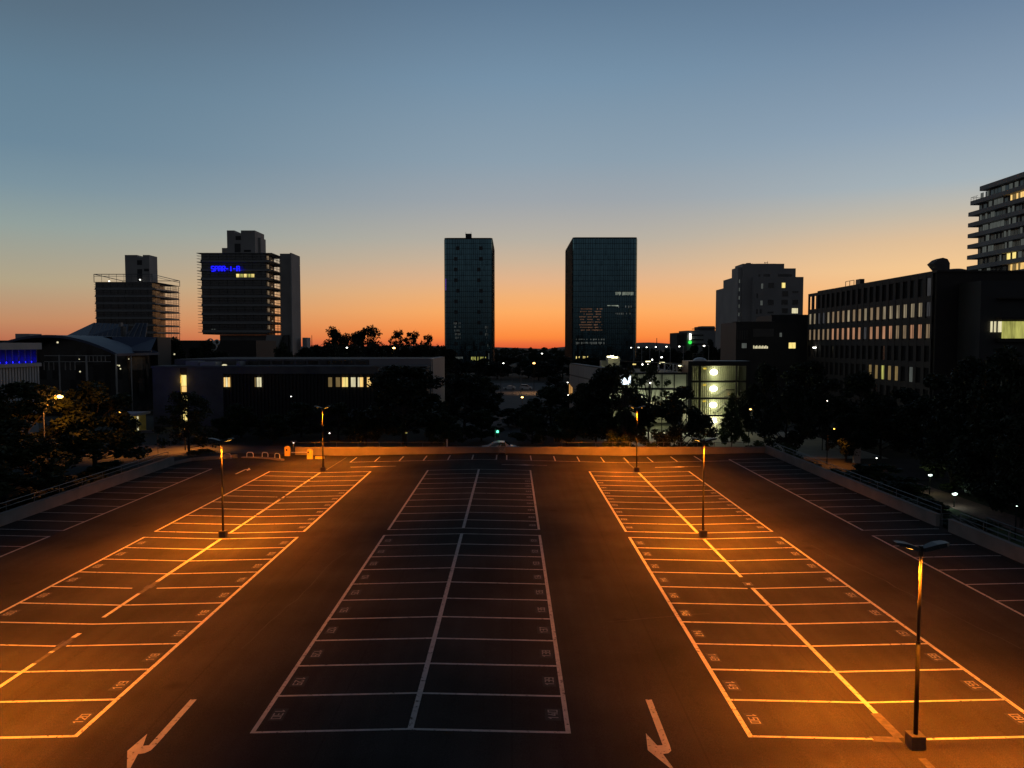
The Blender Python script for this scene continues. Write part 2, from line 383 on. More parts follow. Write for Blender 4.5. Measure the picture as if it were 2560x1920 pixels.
# ------------------------------------------------------------------ parking deck
def zl(X):
    d = abs(X+3.2) % 30.8; d = min(d, 30.8-d); return .17-.34*d/15.4
XL, XR, YN, YF = -34.0, 28.2, -14.0, 84.3
prof = [XL-.3, -18.6, -3.2, 12.2, 27.6, XR+.3]
m = MB()
P = [(x, y, zl(x)) for y in (YN, 20, 48.8, 74, YF+.3) for x in prof]; n = len(prof)
m.add(P, [(j*n+i, j*n+i+1, (j+1)*n+i+1, (j+1)*n+i) for j in range(4) for i in range(n-1)])
lot = struct('parking_lot', m, M['asphalt'])
m = MB(); m.box(XL-.3, XL-.05, YN, YF+.3, -4, -.03); m.box(XR+.05, XR+.3, YN, YF+.3, -4, -.03); m.box(XL-.05, XR+.05, YF+.05, YF+.3, -4, -.25)
m.build('deck_edge', M['concd'], lot)

JR = random.Random(77)
def strip(m, a, b, w, dz=.006, n=1):
    """painted stripe following the deck falls"""
    jit = JR.uniform; k_ = .012 if w > .06 else .003
    a = (a[0]+jit(-k_, k_), a[1]+jit(-k_, k_)); b = (b[0]+jit(-k_, k_), b[1]+jit(-k_, k_)); w *= jit(.9, 1.1)
    ax, ay = a; bx, by = b; L_ = math.hypot(bx-ax, by-ay); ux, uy = (bx-ax)/L_, (by-ay)/L_; qx, qy = -uy*w/2, ux*w/2
    cuts = [0, 1]
    for xb in (-18.6, -3.2, 12.2, 27.6):
        if abs(bx-ax) > 1e-6:
            t = (xb-ax)/(bx-ax)
            if .001 < t < .999: cuts.append(t)
    cuts = sorted(cuts)
    for t0, t1 in zip(cuts, cuts[1:]):
        Q = []
        for t, s in ((t0, -1), (t1, -1), (t1, 1), (t0, 1)):
            x = ax+(bx-ax)*t+s*qx; y = ay+(by-ay)*t+s*qy; Q.append((x, y, zl(x)+dz))
        m.add(Q, [(0, 1, 2, 3)])
LW = .12
def block(xa, xb, xc, y0, y1, n, gaps=(), cgaps=(), open_c=False):
    """double row of bays: lines across, thicker side lines, centre line with gaps"""
    m = MB(); p = (y1-y0)/n
    for i in range(n+1):
        y = y0+i*p
        for (a, b) in ((xa, xc), (xc, xb)):
            aa, bb = a, b
            for (gi, side, g) in gaps:
                if gi == i:
                    if side == 'L' and a == xa: bb = xc-g
                    if side == 'R' and a == xc: aa = xc+g
            strip(m, (aa, y), (bb, y), LW, .006)
    for x, s in ((xa, -1), (xb, 1)):
        strip(m, (x, y0-LW/2), (x, y1+LW/2), .16, .0095)
    segs = [(y0, y1)]
    for g0, g1 in cgaps:
        ns = []
        for a, b in segs:
            if g0 < b and g1 > a:
                if g0 > a: ns.append((a, g0))
                if g1 < b: ns.append((g1, b))
            else: ns.append((a, b))
        segs = ns
    for a, b in segs: strip(m, (xc, a), (xc, b), .19, .013)
    return m.build('line_marking', M['paint'], lot)
YA0, YA1, YB0, YB1 = 23.3, 48.0, 49.5, 73.15
pA = (YA1-YA0)/10; pB = (YB1-YB0)/10
block(-8.15, 1.78, -3.2, YA0, YA1, 10); block(-8.15, 1.78, -3.2, YB0, YB1, 10)
block(-23.5, -13.72, -18.6, YA0, YA1, 10, gaps=((6, 'L', .75), (6, 'R', .5), (3, 'L', .2), (3, 'R', .25)), cgaps=((37.3, 39.2), (32.1, 34.0), (30.2, 31.6), (29.0, 30.0)))
block(-23.5, -13.72, -18.6, YB0, YB1, 10, gaps=((5, 'L', .5), (5, 'R', .2)), cgaps=((60.3, 60.9), (61.6, 62.0), (66.9, 67.3), (69.3, 69.7), (54.6, 54.9)))
block(7.5, 17.15, 12.25, YA0, YA1, 10, gaps=((0, 'L', .9), (0, 'R', .45), (6, 'L', .25)), cgaps=((22, 25.0), (38.2, 38.75), (38.9, 40.0)))
block(7.5, 17.15, 12.25, YB0, YB1, 10)
# single rows along the side walls and the far wall
for (x0, x1, ya, yb, n_) in ((23.0, 28.0, 49.3, 49.3+pB*13, 13), (23.0, 28.0, YA1-pA*12, YA1-.15, 12), (-29.4, -34.0, 49.25, 73.9, 10), (-29.4, -34.0, YA1-pA*12, YA1-.3, 12)):
    m = MB(); q = (yb-ya)/n_
    for i in range(n_+1): strip(m, (x0, ya+i*q), (x1, ya+i*q), .1, .006)
    strip(m, (x0, ya-.05), (x0, yb+.05), .14, .0095); m.build('line_marking', M['paint'], lot)
m = MB()
for x in (-17.04, -14.48, -11.9, -9.34, -6.78, -4.22, -1.66, -.56, 2.03, 4.57, 7.12, 9.73, 12.26, 14.84, 17.4, 19.98): strip(m, (x, 79.45), (x, 82.9), .13, .006)
strip(m, (-17.04, 79.45), (-1.66, 79.45), .12, .0095); strip(m, (-.56, 79.45), (23.0, 79.1), .12, .0095)
m.build('line_marking', M['paint'], lot)
# ground-off old lines
m = MB()
strip(m, (12.3, 10), (12.3, 22.2), .22, .004); strip(m, (-18.4, 74.6), (-18.2, 83.0), .15, .004); strip(m, (12.3, 74.6), (12.1, 82.4), .15, .004)
strip(m, (12.25, 23.4), (12.25, 25.0), .3, .004); strip(m, (-18.6, 37.3), (-18.6, 39.2), .25, .004); strip(m, (-18.6, 29.0), (-18.6, 31.6), .2, .004); strip(m, (11.3, 23.3), (12.2, 23.3), .35, .004)
m.build('erased_marking', M['erased'], lot)

# roof drains in the valleys, a scuff and bitumen-sealed cracks
for x, y in ((-18.6, 38.4), (-18.6, 31.0), (12.25, 38.85), (-18.6, 60.6), (-18.6, 67.1), (12.25, 61.0)):
    m = MB()
    for i in range(5): m.box(x-.2+i*.09, x-.16+i*.09, y-.2, y+.2, zl(x)-.01, zl(x)+.008)
    m.box(x-.24, x+.24, y-.26, y-.21, zl(x)-.01, zl(x)+.01); m.box(x-.24, x+.24, y+.21, y+.26, zl(x)-.01, zl(x)+.01); m.build('drain_grate', M['black'], lot)
rc = random.Random(12)
for (x, y, dx, dy, n_, mt_, w_) in ((-10.9, 30, .12, 1.0, 14, 'patch', .05), (4.2, 33, 1.0, .25, 5, 'patch', .05), (20.5, 30, -.1, 1.0, 16, 'patch', .05), (-6.2, 19.5, 1.0, .1, 9, 'patch', .06), (-27, 55, .05, 1.0, 12, 'patch', .05), (9.5, 20.2, 1.0, -.1, 9, 'patch', .06)):
    m = MB()
    for i in range(n_):
        nx_, ny_ = x+dx+rc.uniform(-.14, .14), y+dy+rc.uniform(-.14, .14); strip(m, (x, y), (nx_, ny_), w_*rc.uniform(.6, 1.2), .0028); x, y = nx_, ny_
    m.build('scuff_mark' if mt_ == 'erased' else 'sealed_crack', M[mt_], lot)

# arrows
def arrow(poly, loc, rz=0, sx=1, sy=1):
    m = MB(); c, s = math.cos(rz), math.sin(rz)
    pts = []
    for x, y in poly:
        x *= sx; y *= sy; X = loc[0]+x*c-y*s; Y = loc[1]+x*s+y*c; pts.append((X, Y, zl(X)+.006))
    m.add(pts, [tuple(range(len(pts)))]); return m.build('arrow_marking', M['paint'], lot)
# turn arrow: stem comes towards the camera, head points on towards the viewer's left
turn = [(-.1, 2.1), (.1, 2.1), (.1, -.85), (.07, -1.15), (-.02, -1.33), (-.2, -1.45), (-.22, -1.42), (.02, -2.3), (-.1, -2.5), (-.62, -1.25), (-.42, -.35), (-.37, -.95), (-.16, -.98), (-.1, -.85)]
def tri_arrow(loc, rz, mirror=1, s=1.0):
    m = MB(); c, sn = math.cos(rz), math.sin(rz)
    parts = [[(-.11, 2.0), (.11, 2.0), (.11, -1.0), (-.11, -1.0)], [(-.11, -1.0), (.11, -1.0), (.09, -1.3), (-.02, -1.45), (-.2, -1.5), (-.28, -1.02)],
             [(-.28, -1.02), (-.2, -1.5), (.02, -2.6), (-.62, -1.3), (-.5, -.3)]]
    for k, p in enumerate(parts):
        pts = []
        for x, y in p:
            x *= mirror*s; y *= s; X = loc[0]+x*c-y*sn; Y = loc[1]+x*sn+y*c; pts.append((X, Y, zl(X)+.006))
        m.add(pts, [tuple(range(len(pts))) if mirror > 0 else tuple(reversed(range(len(pts))))])
    return m.build('arrow_marking', M['paint'], lot)
tri_arrow((4.72, 23.65), 0); tri_arrow((-11.0, 23.65), 0)
tri_arrow((-26.15, 73.0), math.pi, s=.8); 
for x, y, r in ((-14.0, 76.15, 90), (1.25, 76.35, -90), (16.7, 76.0, 90)):
    m = MB(); s = 1 if r > 0 else -1
    strip(m, (x-2.3, y), (x+1.0, y), .14); strip(m, (x-.6, y), (x+2.3, y), .1, .0095)
    m.add([(x-.9, y-.12, zl(x-.9)+.013), (x+.2, y-.34, zl(x+.2)+.013), (x+1.0, y, zl(x+1)+.013), (x+.1, y+.2, zl(x)+.013)], [(0, 1, 2, 3)])
    m.build('arrow_marking', M['paint'], lot)
# bay numbers: condensed stencil digits built from strokes, in a 0.5 x 1 cell
SEG = {'0': [(0,0,0,1),(0,1,.5,1),(.5,1,.5,0),(.5,0,0,0)], '1': [(.3,0,.3,1),(.3,1,.05,.78)], '2': [(0,.8,0,1),(0,1,.5,1),(.5,1,.5,.6),(.5,.6,0,.0),(0,0,.5,0)],
 '3': [(0,1,.5,1),(.5,1,.5,0),(.5,0,0,0),(.12,.53,.5,.53)], '4': [(.4,0,.4,.6),(.28,1,0,.3),(0,.3,.5,.3)], '5': [(.5,1,0,1),(0,1,0,.55),(0,.55,.5,.55),(.5,.55,.5,0),(.5,0,0,0)],
 '6': [(.5,1,0,1),(0,1,0,0),(0,0,.5,0),(.5,0,.5,.55),(.5,.55,0,.55)], '7': [(0,1,.5,1),(.5,1,.2,0)], '8': [(0,0,0,1),(0,1,.5,1),(.5,1,.5,0),(.5,0,0,0),(0,.53,.5,.53)],
 '9': [(0,0,.5,0),(.5,0,.5,1),(.5,1,0,1),(0,1,0,.5),(0,.5,.5,.5)]}
def number(txt, x, y, side, H_=.29):
    """side +1: read from the aisle on +x side; tops point to -x"""
    m = MB(); w = .042; adv = .22; k = H_
    tot = adv*len(txt)
    for i, ch in enumerate(txt):
        u0 = -tot/2+i*adv+.04
        for (a, b, c, d) in SEG[ch]:
            p = (u0+a*.28, (b-.5)*k); q = (u0+c*.28, (d-.5)*k)
            if side > 0: A = (x-p[1], y+p[0]); B = (x-q[1], y+q[0])
            else: A = (x+p[1], y-p[0]); B = (x+q[1], y-q[0])
            L_ = math.hypot(B[0]-A[0], B[1]-A[1]); ux, uy = (B[0]-A[0])/L_*w/2, (B[1]-A[1])/L_*w/2
            strip(m, (A[0]-ux, A[1]-uy), (B[0]+ux, B[1]+uy), w, .011)
    pm = MB(); strip(pm, (x, y-tot/2-.08), (x, y+tot/2+.08), k+.2, .0035)
    pm.build('number_patch', M['patch'], lot)
    o = m.build('bay_number', M['number'], lot); o['label'] = 'painted bay number %s' % txt; return o
for i in range(10):
    y = YA1-pA*(i+.5)-.1
    number(str(111+i), -14.18, y, 1); number(str(101+i), -23.04, y, -1); number(str(121+i), -7.7, y, -1)
    number(str(131+i), 1.35, y, 1); number(str(141+i), 7.95, y, -1); number(str(151+i), 16.7, y, 1)
for i in range(8):
    y = YB0+pB*(i+.5)
    number(str(60-i), 1.38, y, 1, .34); number(str(70-i), 7.9, y, -1, .34)
for i in range(6):
    y = YB0+pB*(i+.5)
    number(str(80-i), 16.75, y, 1, .34); number(str(40-i), -14.15, y, 1, .34)

# ------------------------------------------------------------------ parapets, handrails
def rail(name, label, pts, zt, mid, post, posth, r=.028, step=1.9):
    o = thing(name, label, 'railing', (pts[0][0], pts[0][1], zt-posth))
    m = MB()
    m.path([(x, y, zt) for x, y in pts], r)
    for mm in mid: m.path([(x, y, zt-mm) for x, y in pts], r*.7)
    m.build('handrail', M['steel'], o)
    for (a, b) in zip(pts, pts[1:]):
        L_ = math.hypot(b[0]-a[0], b[1]-a[1]); n_ = max(1, round(L_/step))
        for i in range(n_+(1 if b == pts[-1] else 0)):
            t = i/n_; x = a[0]+(b[0]-a[0])*t; y = a[1]+(b[1]-a[1])*t
            MB().tube((x, y, zt-posth), (x, y, zt+.0), r).build('post', M['steel'], o)
    return o
def parapet(label, x0, x1, y0, y1, zb, zt):
    o = thing('parapet_wall', label, 'wall', ((x0+x1)/2, (y0+y1)/2, zb))
    MB().box(x0, x1, y0, y1, zb, zt).build('wall', M['concrete'], o)
    m = MB(); m.box(x0-.03, x1+.03, y0-.03, y1+.03, zt+.002, zt+.05); m.build('coping', M['concrete'], o)
    return o
parapet('long low concrete wall across the far end of the parking lot', -24.2, XR+.25, YF, YF+.25, -.3, .78)
parapet('low concrete wall along the left edge of the parking lot', XL-.25, XL, YN, 76.0, 0, .95)
parapet('low concrete wall on the right edge, beyond the stair gap', XR, XR+.25, 50.0, YF-.06, 0, .95)
parapet('low concrete wall on the right edge, on the near side of the stair gap', XR, XR+.25, YN, 48.6, 0, .95)
o = thing('kerb_wall', 'dark knee-high wall joining the left wall to the barrier island', 'wall', (-31.5, 78, 0))
m = MB()
for a, b in (((-34.1, 76.1), (-33.4, 78.6)), ((-33.4, 78.6), (-29.6, 81.2))):
    c = ((a[0]+b[0])/2, (a[1]+b[1])/2); L_ = math.hypot(b[0]-a[0], b[1]-a[1]); m.obox(c, (L_+.1, .22), math.atan2(b[1]-a[1], b[0]-a[0]), -.1, .45)
m.build('wall', M['concrete'], o)
rail('railing', 'steel handrail above the left half of the far wall, ending at the white car', [(-24.5, 84.75), (-7.6, 84.75)], 1.3, (), 0, 1.3, step=2.55)
rail('railing', 'steel handrail above the right half of the far wall', [(5.6, 84.75), (26.5, 84.75)], 1.3, (), 0, 1.3, step=1.9)
rail('railing', 'steel handrail behind the left parapet, in front of the dark shrubs', [(-34.6, 30), (-34.6, 76)], 1.5, (.3,), 0, 1.6, step=3)
rail('railing', 'steel handrail behind the right parapet, beyond the stair gap', [(28.75, 50.4), (28.75, 83)], 1.45, (.3,), 0, 1.6, step=3)
rail('railing', 'steel handrail behind the right parapet, on the near side of the stair gap', [(28.75, 34), (28.75, 48.2)], 1.45, (.3,), 0, 1.6, step=2.5)
# steps down from the gap
o = thing('outdoor_stair', 'concrete steps leading down from the gap in the right wall', 'stairs', (28.5, 49.2, -2.9))
m = MB()
for i in range(15): m.box(28.5+i*.32, 28.5+(i+1)*.32, 48.7, 50.0, -2.95, .0-.19*(i+1)+.1)
m.build('steps', M['concrete'], o)
for y, lb in ((48.55, 'slanting steel handrail on the near side of the outdoor stair'), (50.15, 'slanting steel handrail on the far side of the outdoor stair')):
    o = thing('stair_railing', lb, 'railing', (28.5, y, -2.9)); m = MB()
    m.path([(28.6, y, 1.0), (29.2, y, 1.0), (33.3, y, -1.6), (34.6, y, -1.6)], .025); m.path([(29.2, y, .55), (33.3, y, -2.05)], .018); m.build('handrail', M['steel'], o)
    for x in (28.7, 29.9, 31.2, 32.6, 34.4):
        zz = 1.0 if x < 29.2 else max(-1.6, 1.0-(x-29.2)*.634); MB().tube((x, y, zz-1.15), (x, y, zz), .022).build('post', M['steel'], o)
rail('railing', 'short steel railing on the brick path by the stair foot', [(37.0, 53), (37.0, 58.6)], -1.2, (.45, .9), 0, 1.7, step=1.4)

# ------------------------------------------------------------------ parking lot lamps (sodium, twin heads)
def sodium_nodes(ld, strength):
    """optic of the luminaire: throws light sideways along the lot rather than straight down"""
    ld.use_nodes = True; t = ld.node_tree; t.nodes.clear()
    o = t.nodes.new('ShaderNodeOutputLight'); e = t.nodes.new('ShaderNodeEmission'); t.links.new(e.outputs[0], o.inputs[0])
    e.inputs[0].default_value = (1, .228, .006, 1)
    g = t.nodes.new('ShaderNodeNewGeometry'); s = t.nodes.new('ShaderNodeSeparateXYZ'); t.links.new(g.outputs['Incoming'], s.inputs[0])
    def ma(op, a, b=None):
        n = t.nodes.new('ShaderNodeMath'); n.operation = op
        for i, q in enumerate((a, b)):
            if q is None: continue
            if isinstance(q, (int, float)): n.inputs[i].default_value = q
            else: t.links.new(q, n.inputs[i])
        return n.outputs[0]
    cz = ma('ABSOLUTE', s.outputs[2])
    y2 = ma('MULTIPLY', s.outputs[1], s.outputs[1])
    ce = ma('SQRT', ma('ADD', ma('MULTIPLY', cz, cz), ma('MULTIPLY', y2, .55)))
    dn = t.nodes.new('ShaderNodeMapRange'); dn.interpolation_type = 'SMOOTHSTEP'; dn.inputs[1].default_value = .33; dn.inputs[2].default_value = 1.0; t.links.new(ce, dn.inputs[0])
    up = t.nodes.new('ShaderNodeMapRange'); up.interpolation_type = 'SMOOTHSTEP'; up.inputs[1].default_value = .17; up.inputs[2].default_value = .42; t.links.new(cz, up.inputs[0])
    nd = t.nodes.new('ShaderNodeMapRange'); nd.interpolation_type = 'SMOOTHSTEP'; nd.inputs[1].default_value = .9; nd.inputs[2].default_value = 1.0; nd.inputs[3].default_value = 1.0; nd.inputs[4].default_value = .62; t.links.new(cz, nd.inputs[0])
    dno = ma('MULTIPLY', dn.outputs[0], nd.outputs[0])
    t.links.new(ma('MULTIPLY', ma('MULTIPLY', dno, up.outputs[0]), ma('MULTIPLY', strength, ma('ADD', 1.0, ma('MULTIPLY', y2, .9)))), e.inputs[1])
def lot_lamp(label):
    o = thing('parking_lot_lamp', label, 'street lamp', (0, 0, 0), 'sodium lamps standing in the parking lot')
    m = MB(); m.box(-.22, .22, -.21, .21, -.03, .42); m.build('base_block', M['block'], o)
    MB().tube((0, 0, .42), (0, 0, 3.3), .066, 16, .06).build('lower_pole', M['poleshade'], o, smooth=True); MB().tube((0, 0, 3.3), (0, 0, 6.15), .05, 16, .042).build('pole', M['pole'], o, smooth=True)  # lower pole coloured darker, standing in for the fading lamp light
    MB().tube((0, 0, 3.25), (0, 0, 3.34), .068, 16).build('collar', M['black'], o)
    m = MB(); m.tube((0, 0, 6.0), (0, 0, 6.3), .085, 10, .06); m.build('bracket', M['black'], o)
    for s in (-1, 1):
        # wing-shaped head rising outwards
        P = []
        prof_ = [(.05, .13, .02, .10), (.2, .2, .06, .12), (.42, .25, .14, .12), (.68, .24, .2, .1), (.8, .14, .235, .06)]
        for (x, hw, z, t_) in prof_: P += [(s*x, -hw, 6.12+z), (s*x, hw, 6.12+z), (s*x, hw*.75, 6.12+z+t_), (s*x, -hw*.75, 6.12+z+t_)]
        F = []
        for i in range(4):
            a = i*4; b = a+4
            for q in range(4): F.append((a+q, a+(q+1) % 4, b+(q+1) % 4, b+q) if s > 0 else (a+(q+1) % 4, a+q, b+q, b+(q+1) % 4))
        F += [(0, 3, 2, 1), (16, 17, 18, 19)]
        h = MB().add(P, F).build('lamp_head', M['black'], o)
        m = MB(); P = [(s*.3, -.13, 6.205), (s*.3, .13, 6.205), (s*.62, .14, 6.295), (s*.62, -.14, 6.295)]; m.add(P, [(0, 1, 2, 3)]); m.build('lens', E_['sodium'], h)
    d = bpy.data.lights.new('sodium_light', 'POINT'); d.energy = 1.0; d.shadow_soft_size = .12; sodium_nodes(d, SOD)
    for s in (-1, 1):
        l = bpy.data.objects.new('lamp_light', d); COL.objects.link(l); l.parent = o; l.location = (s*.6, 0, 6.05)
    return o
SOD = 6200.0
L0 = lot_lamp('nearest right parking lot lamp, standing at the near end line of bay 150')
L0.location = (12.45, 22.85, zl(12.4))
for x, y, lb in ((12.35, 48.6, 'middle lamp of the right line, between the near and far bays'), (12.2, 73.9, 'farthest lamp of the right line, close to the far wall'),
                 (-18.65, 48.5, 'middle lamp of the left line, between the near and far bays'), (-18.5, 73.9, 'farthest lamp of the left line, right of the yellow barriers'),
                 (-18.7, 22.7, 'near lamp of the left line, off the left frame edge')):
    dup(L0, (x, y, zl(x)), lb)

# ------------------------------------------------------------------ exit barriers, hoops
def barrier_box(name, label, x, y, arm=None):
    o = thing(name, label, 'barrier', (x, y, zl(x)))
    z = zl(x); m = MB()
    pts = [(-.27, -.2), (.27, -.2), (.27, .2), (-.27, .2)]
    m.box(x-.27, x+.27, y-.2, y+.2, z, z+.92)
    m.extY([(x-.27, z+.922), (x+.27, z+.922), (x+.24, z+1.04), (x+.14, z+1.1), (x-.14, z+1.1), (x-.24, z+1.04)], y-.2, y+.2)
    m.build('housing', M['yellow'], o)
    MB().box(x-.3, x+.3, y-.23, y+.23, z-.01, z+.05).build('foot_plate', M['black'], o)
    if arm:
        m = MB(); m.tube((x-.1, y-.26, z+.8), arm, .05, 8, .035); m.build('arm', M['white'], o); MB().tube((x-.1, y-.19, z+.8), (x-.1, y-.33, z+.8), .09, 12).build('hub', M['black'], o)
    else:
        MB().box(x-.12, x+.06, y-.215, y-.2, z+.62, z+.82).build('ticket_slot', M['black'], o)
    return o
barrier_box('exit_barrier', 'yellow barrier box with a white arm lowered across the exit lane', -21.75, 81.3, (-24.2, 82.9, .42))
barrier_box('ticket_column', 'taller yellow ticket column left of the barrier arm', -24.7, 83.1)
m = MB(); m.box(-21.3, -20.4, 81.7, 82.1, -.12, .12); tag(m.build('kerb_stone', M['yellow']), 'low yellow kerb stone right of the barrier box', 'kerb')
o = thing('kerb_island', 'narrow curved concrete kerb under the steel hoops', 'kerb', (-26.6, 80.6, 0))
m = MB(); pts = [(-29.1, 81.6), (-27.5, 81.45), (-25.8, 80.9), (-24.3, 79.9)]
for a, b in zip(pts, pts[1:]):
    m.obox(((a[0]+b[0])/2, (a[1]+b[1])/2), (math.hypot(b[0]-a[0], b[1]-a[1])+.12, .42), math.atan2(b[1]-a[1], b[0]-a[0]), -.1, .14)
m.build('kerb', M['concrete'], o)
def hoop(label, x, y, a=0):
    o = thing('hoop_guard', label, 'hoop barrier', (x, y, .1), 'steel hoops on the barrier island', a)
    p = [(-.36, 0, 0), (-.36, 0, .36), (-.28, 0, .48), (-.16, 0, .52), (.16, 0, .52), (.28, 0, .48), (.36, 0, .36), (.36, 0, 0)]
    m = MB().path(p, .035, 8); me = m.build('hoop', M['white']); me.parent = o
    for q in (-.36, .36):
        f = MB().box(q-.06, q+.06, -.06, .06, -.0, .03).build('foot_plate', M['steel']); f.parent = o
    return o
h0 = hoop('steel hoop at the left end of the curved kerb', -28.3, 81.6, -.1)
dup(h0, (-26.55, 81.2, .14), 'middle steel hoop on the curved kerb', -.3); dup(h0, (-25.0, 80.45, .14), 'steel hoop at the right end of the curved kerb, nearest the ticket column', -.5); dup(h0, (-30.3, 80.4, .1), 'lone steel hoop left of the curved kerb', .2)
m = MB(); m.tube((-30.5, 79.5, 0), (-30.5, 79.5, .75), .05, 8); m.ball((-30.5, 79.5, .75), .055)
tag(m.build('bollard', M['steel'], smooth=True), 'short steel bollard in front of the lone hoop', 'bollard')
# waste bin in the walkway gap of the far row
o = thing('mesh_bin', 'square mesh waste bin standing against the far wall below the white car', 'bin', (-1.1, 83.7, .15))
m = MB()
for x in (-1.5, -.7):
    for y in (83.35, 84.05): m.box(x-.03, x+.03, y-.03, y+.03, .12, 1.15)
m.box(-1.5, -.7, 83.35, 84.05, .3, .34); m.build('frame', M['steel'], o)
m = MB()
for i in range(8):
    x = -1.44+i*.1; m.box(x, x+.03, 83.33, 83.345, .34, 1.1)
for i in range(7): m.box(-1.5, -.7, 83.32, 83.33, .4+i*.1, .43+i*.1)
m.build('mesh', M['concl'], o)
m = MB(); rb = random.Random(2)
for i in range(60):
    x, y, z = rb.uniform(-1.4, -.8), rb.uniform(83.45, 83.95), rb.uniform(.4, 1.35); m.ball((x, y, z), rb.uniform(.05, .1), 5, 4)
m.build('filling', M['leafB'], o)
# white post on the wall, left of the car
m = MB(); m.tube((-7.3, 84.9, -.3), (-7.3, 84.9, 1.55), .09, 10); m.ball((-7.3, 84.9, 1.55), .1); tag(m.build('marker_post', M['concl'], smooth=True), 'pale upright post behind the far wall left of the white car', 'post')

# ------------------------------------------------------------------ cars
def car(label, loc, rz=0, style='sedan', s=1.0, lights=False):
    o = thing('parked_car', label, 'car', loc, None, rz)
    if style == 'sedan':
        pr = [(-2.2, .3), (-2.25, .62), (-2.1, .85), (-1.45, .95), (-.75, 1.36), (-.2, 1.45), (.5, 1.42), (1.15, 1.0), (1.9, .86), (2.2, .65), (2.22, .32)]
        win = [(-1.3, .96), (-.72, 1.31), (-.2, 1.39), (.46, 1.36), (.98, 1.0)]
    else:
        pr = [(-2.1, .3), (-2.15, .7), (-2.05, 1.2), (-1.85, 1.75), (-1.6, 1.82), (.45, 1.82), (1.2, 1.15), (1.95, .98), (2.12, .7), (2.15, .32)]
        win = [(-1.85, 1.2), (-1.65, 1.68), (.4, 1.68), (1.0, 1.16)]
    def put(m, name, mt, par=o):
        me = m.build(name, mt); me.parent = par; return me
    ring = MB(); W2 = .86
    n_ = len(pr)
    rows = [(-W2, 1), (-W2*.8, 1.0), (W2*.8, 1.0), (W2, 1)]
    P = []
    for (yy, k) in ((-W2, 0), (-W2+.1, 1), (W2-.1, 1), (W2, 0)):
        for x, z in pr:
            ins = .0
            if z > 1.0 and k == 0: yy2 = yy*(.86)
            elif z > 1.0: yy2 = yy*(.9)
            else: yy2 = yy
            P.append((x*(1 if k else .985), yy2, z if k else max(.32, z-.03)))
    F = [tuple(range(n_)), tuple(reversed(range(3*n_, 4*n_)))]
    for j in range(3):
        for i in range(n_): F.append((j*n_+(i+1) % n_, j*n_+i, (j+1)*n_+i, (j+1)*n_+(i+1) % n_))
    ring.add(P, F); body = put(ring, 'body', M['carw'])
    for sd in (-1, 1):
        y = sd*(W2*.86+.035); m = MB(); m.add([(x, y*(1.06 if z < 1.1 else 1.0), z) for x, z in win], [tuple(range(len(win)))]); put(m, 'side_window', M['carglass'])
    m = MB()
    a, b = (1.18, 1.0), (.53, 1.43)
    if style != 'sedan': a, b = (1.22, 1.16), (.5, 1.8)
    m.add([(a[0]+.03, -.68, a[1]+.02), (a[0]+.03, .68, a[1]+.02), (b[0]+.03, .62, b[1]), (b[0]+.03, -.62, b[1])], [(0, 1, 2, 3)]); put(m, 'windscreen', M['carglass'])
    for x in (-1.35, 1.4):
        for y in (-.82, .82):
            w = put(MB().tube((x, y-.1, .32), (x, y+.1, .32), .33, 14), 'wheel', M['tyre']); put(MB().tube((x, y-.11, .32), (x, y+.11, .32), .19, 10), 'rim', M['steel'], w)
    for y in (-.6, .6):
        put(MB().box(2.1, 2.235, y-.16, y+.16, .62, .76), 'headlight', E_['whitel'] if lights else M['white']); put(MB().box(-2.27, -2.12, y-.16, y+.16, .66, .8), 'tail_light', M['brick'])
    o.scale = (s, s, s); return o
car('white saloon car with a curved roof showing above the far wall', (-1.4, 88.3, -.5), 0)
q = W(1274, 974, 255); car('white hatchback far down the avenue, left of the white van', (q[0], 255, q[2]+.0), math.pi, 'sedan', .95)
q = W(1315, 974, 255); car('white van far down the avenue, right of the hatchback', (q[0], 254.5, q[2]), 0, 'van', .95)

# ------------------------------------------------------------------ building helpers
def C(o): return lambda x, y: o
def bx(parent, name, mt, x0, x1, y0, y1, z0, z1): return MB().box(x0, x1, y0, y1, z0, z1).build(name, mt, parent)
def win_front(parent, x0, x1, y, z0, z1, mt, name='window', frame=None, proud=.04):
    """one pane in a wall that faces the camera, wall plane at y"""
    w = MB().box(x0, x1, y-proud, y+.05, z0, z1).build(name, mt, parent)
    if frame:
        m = MB(); t = .06
        m.box(x0-t, x1+t, y-proud-.04, y, z1, z1+t); m.box(x0-t, x1+t, y-proud-.08, y, z0-t, z0); m.box(x0-t, x0, y-proud-.04, y, z0, z1); m.box(x1, x1+t, y-proud-.04, y, z0, z1)
        m.build('frame', frame, w)
    return w
def win_side(parent, x, y0, y1, z0, z1, mt, name='window', s=-1, proud=.04):
    return MB().box(x+s*proud, x-s*.05, y0, y1, z0, z1).build(name, mt, parent)

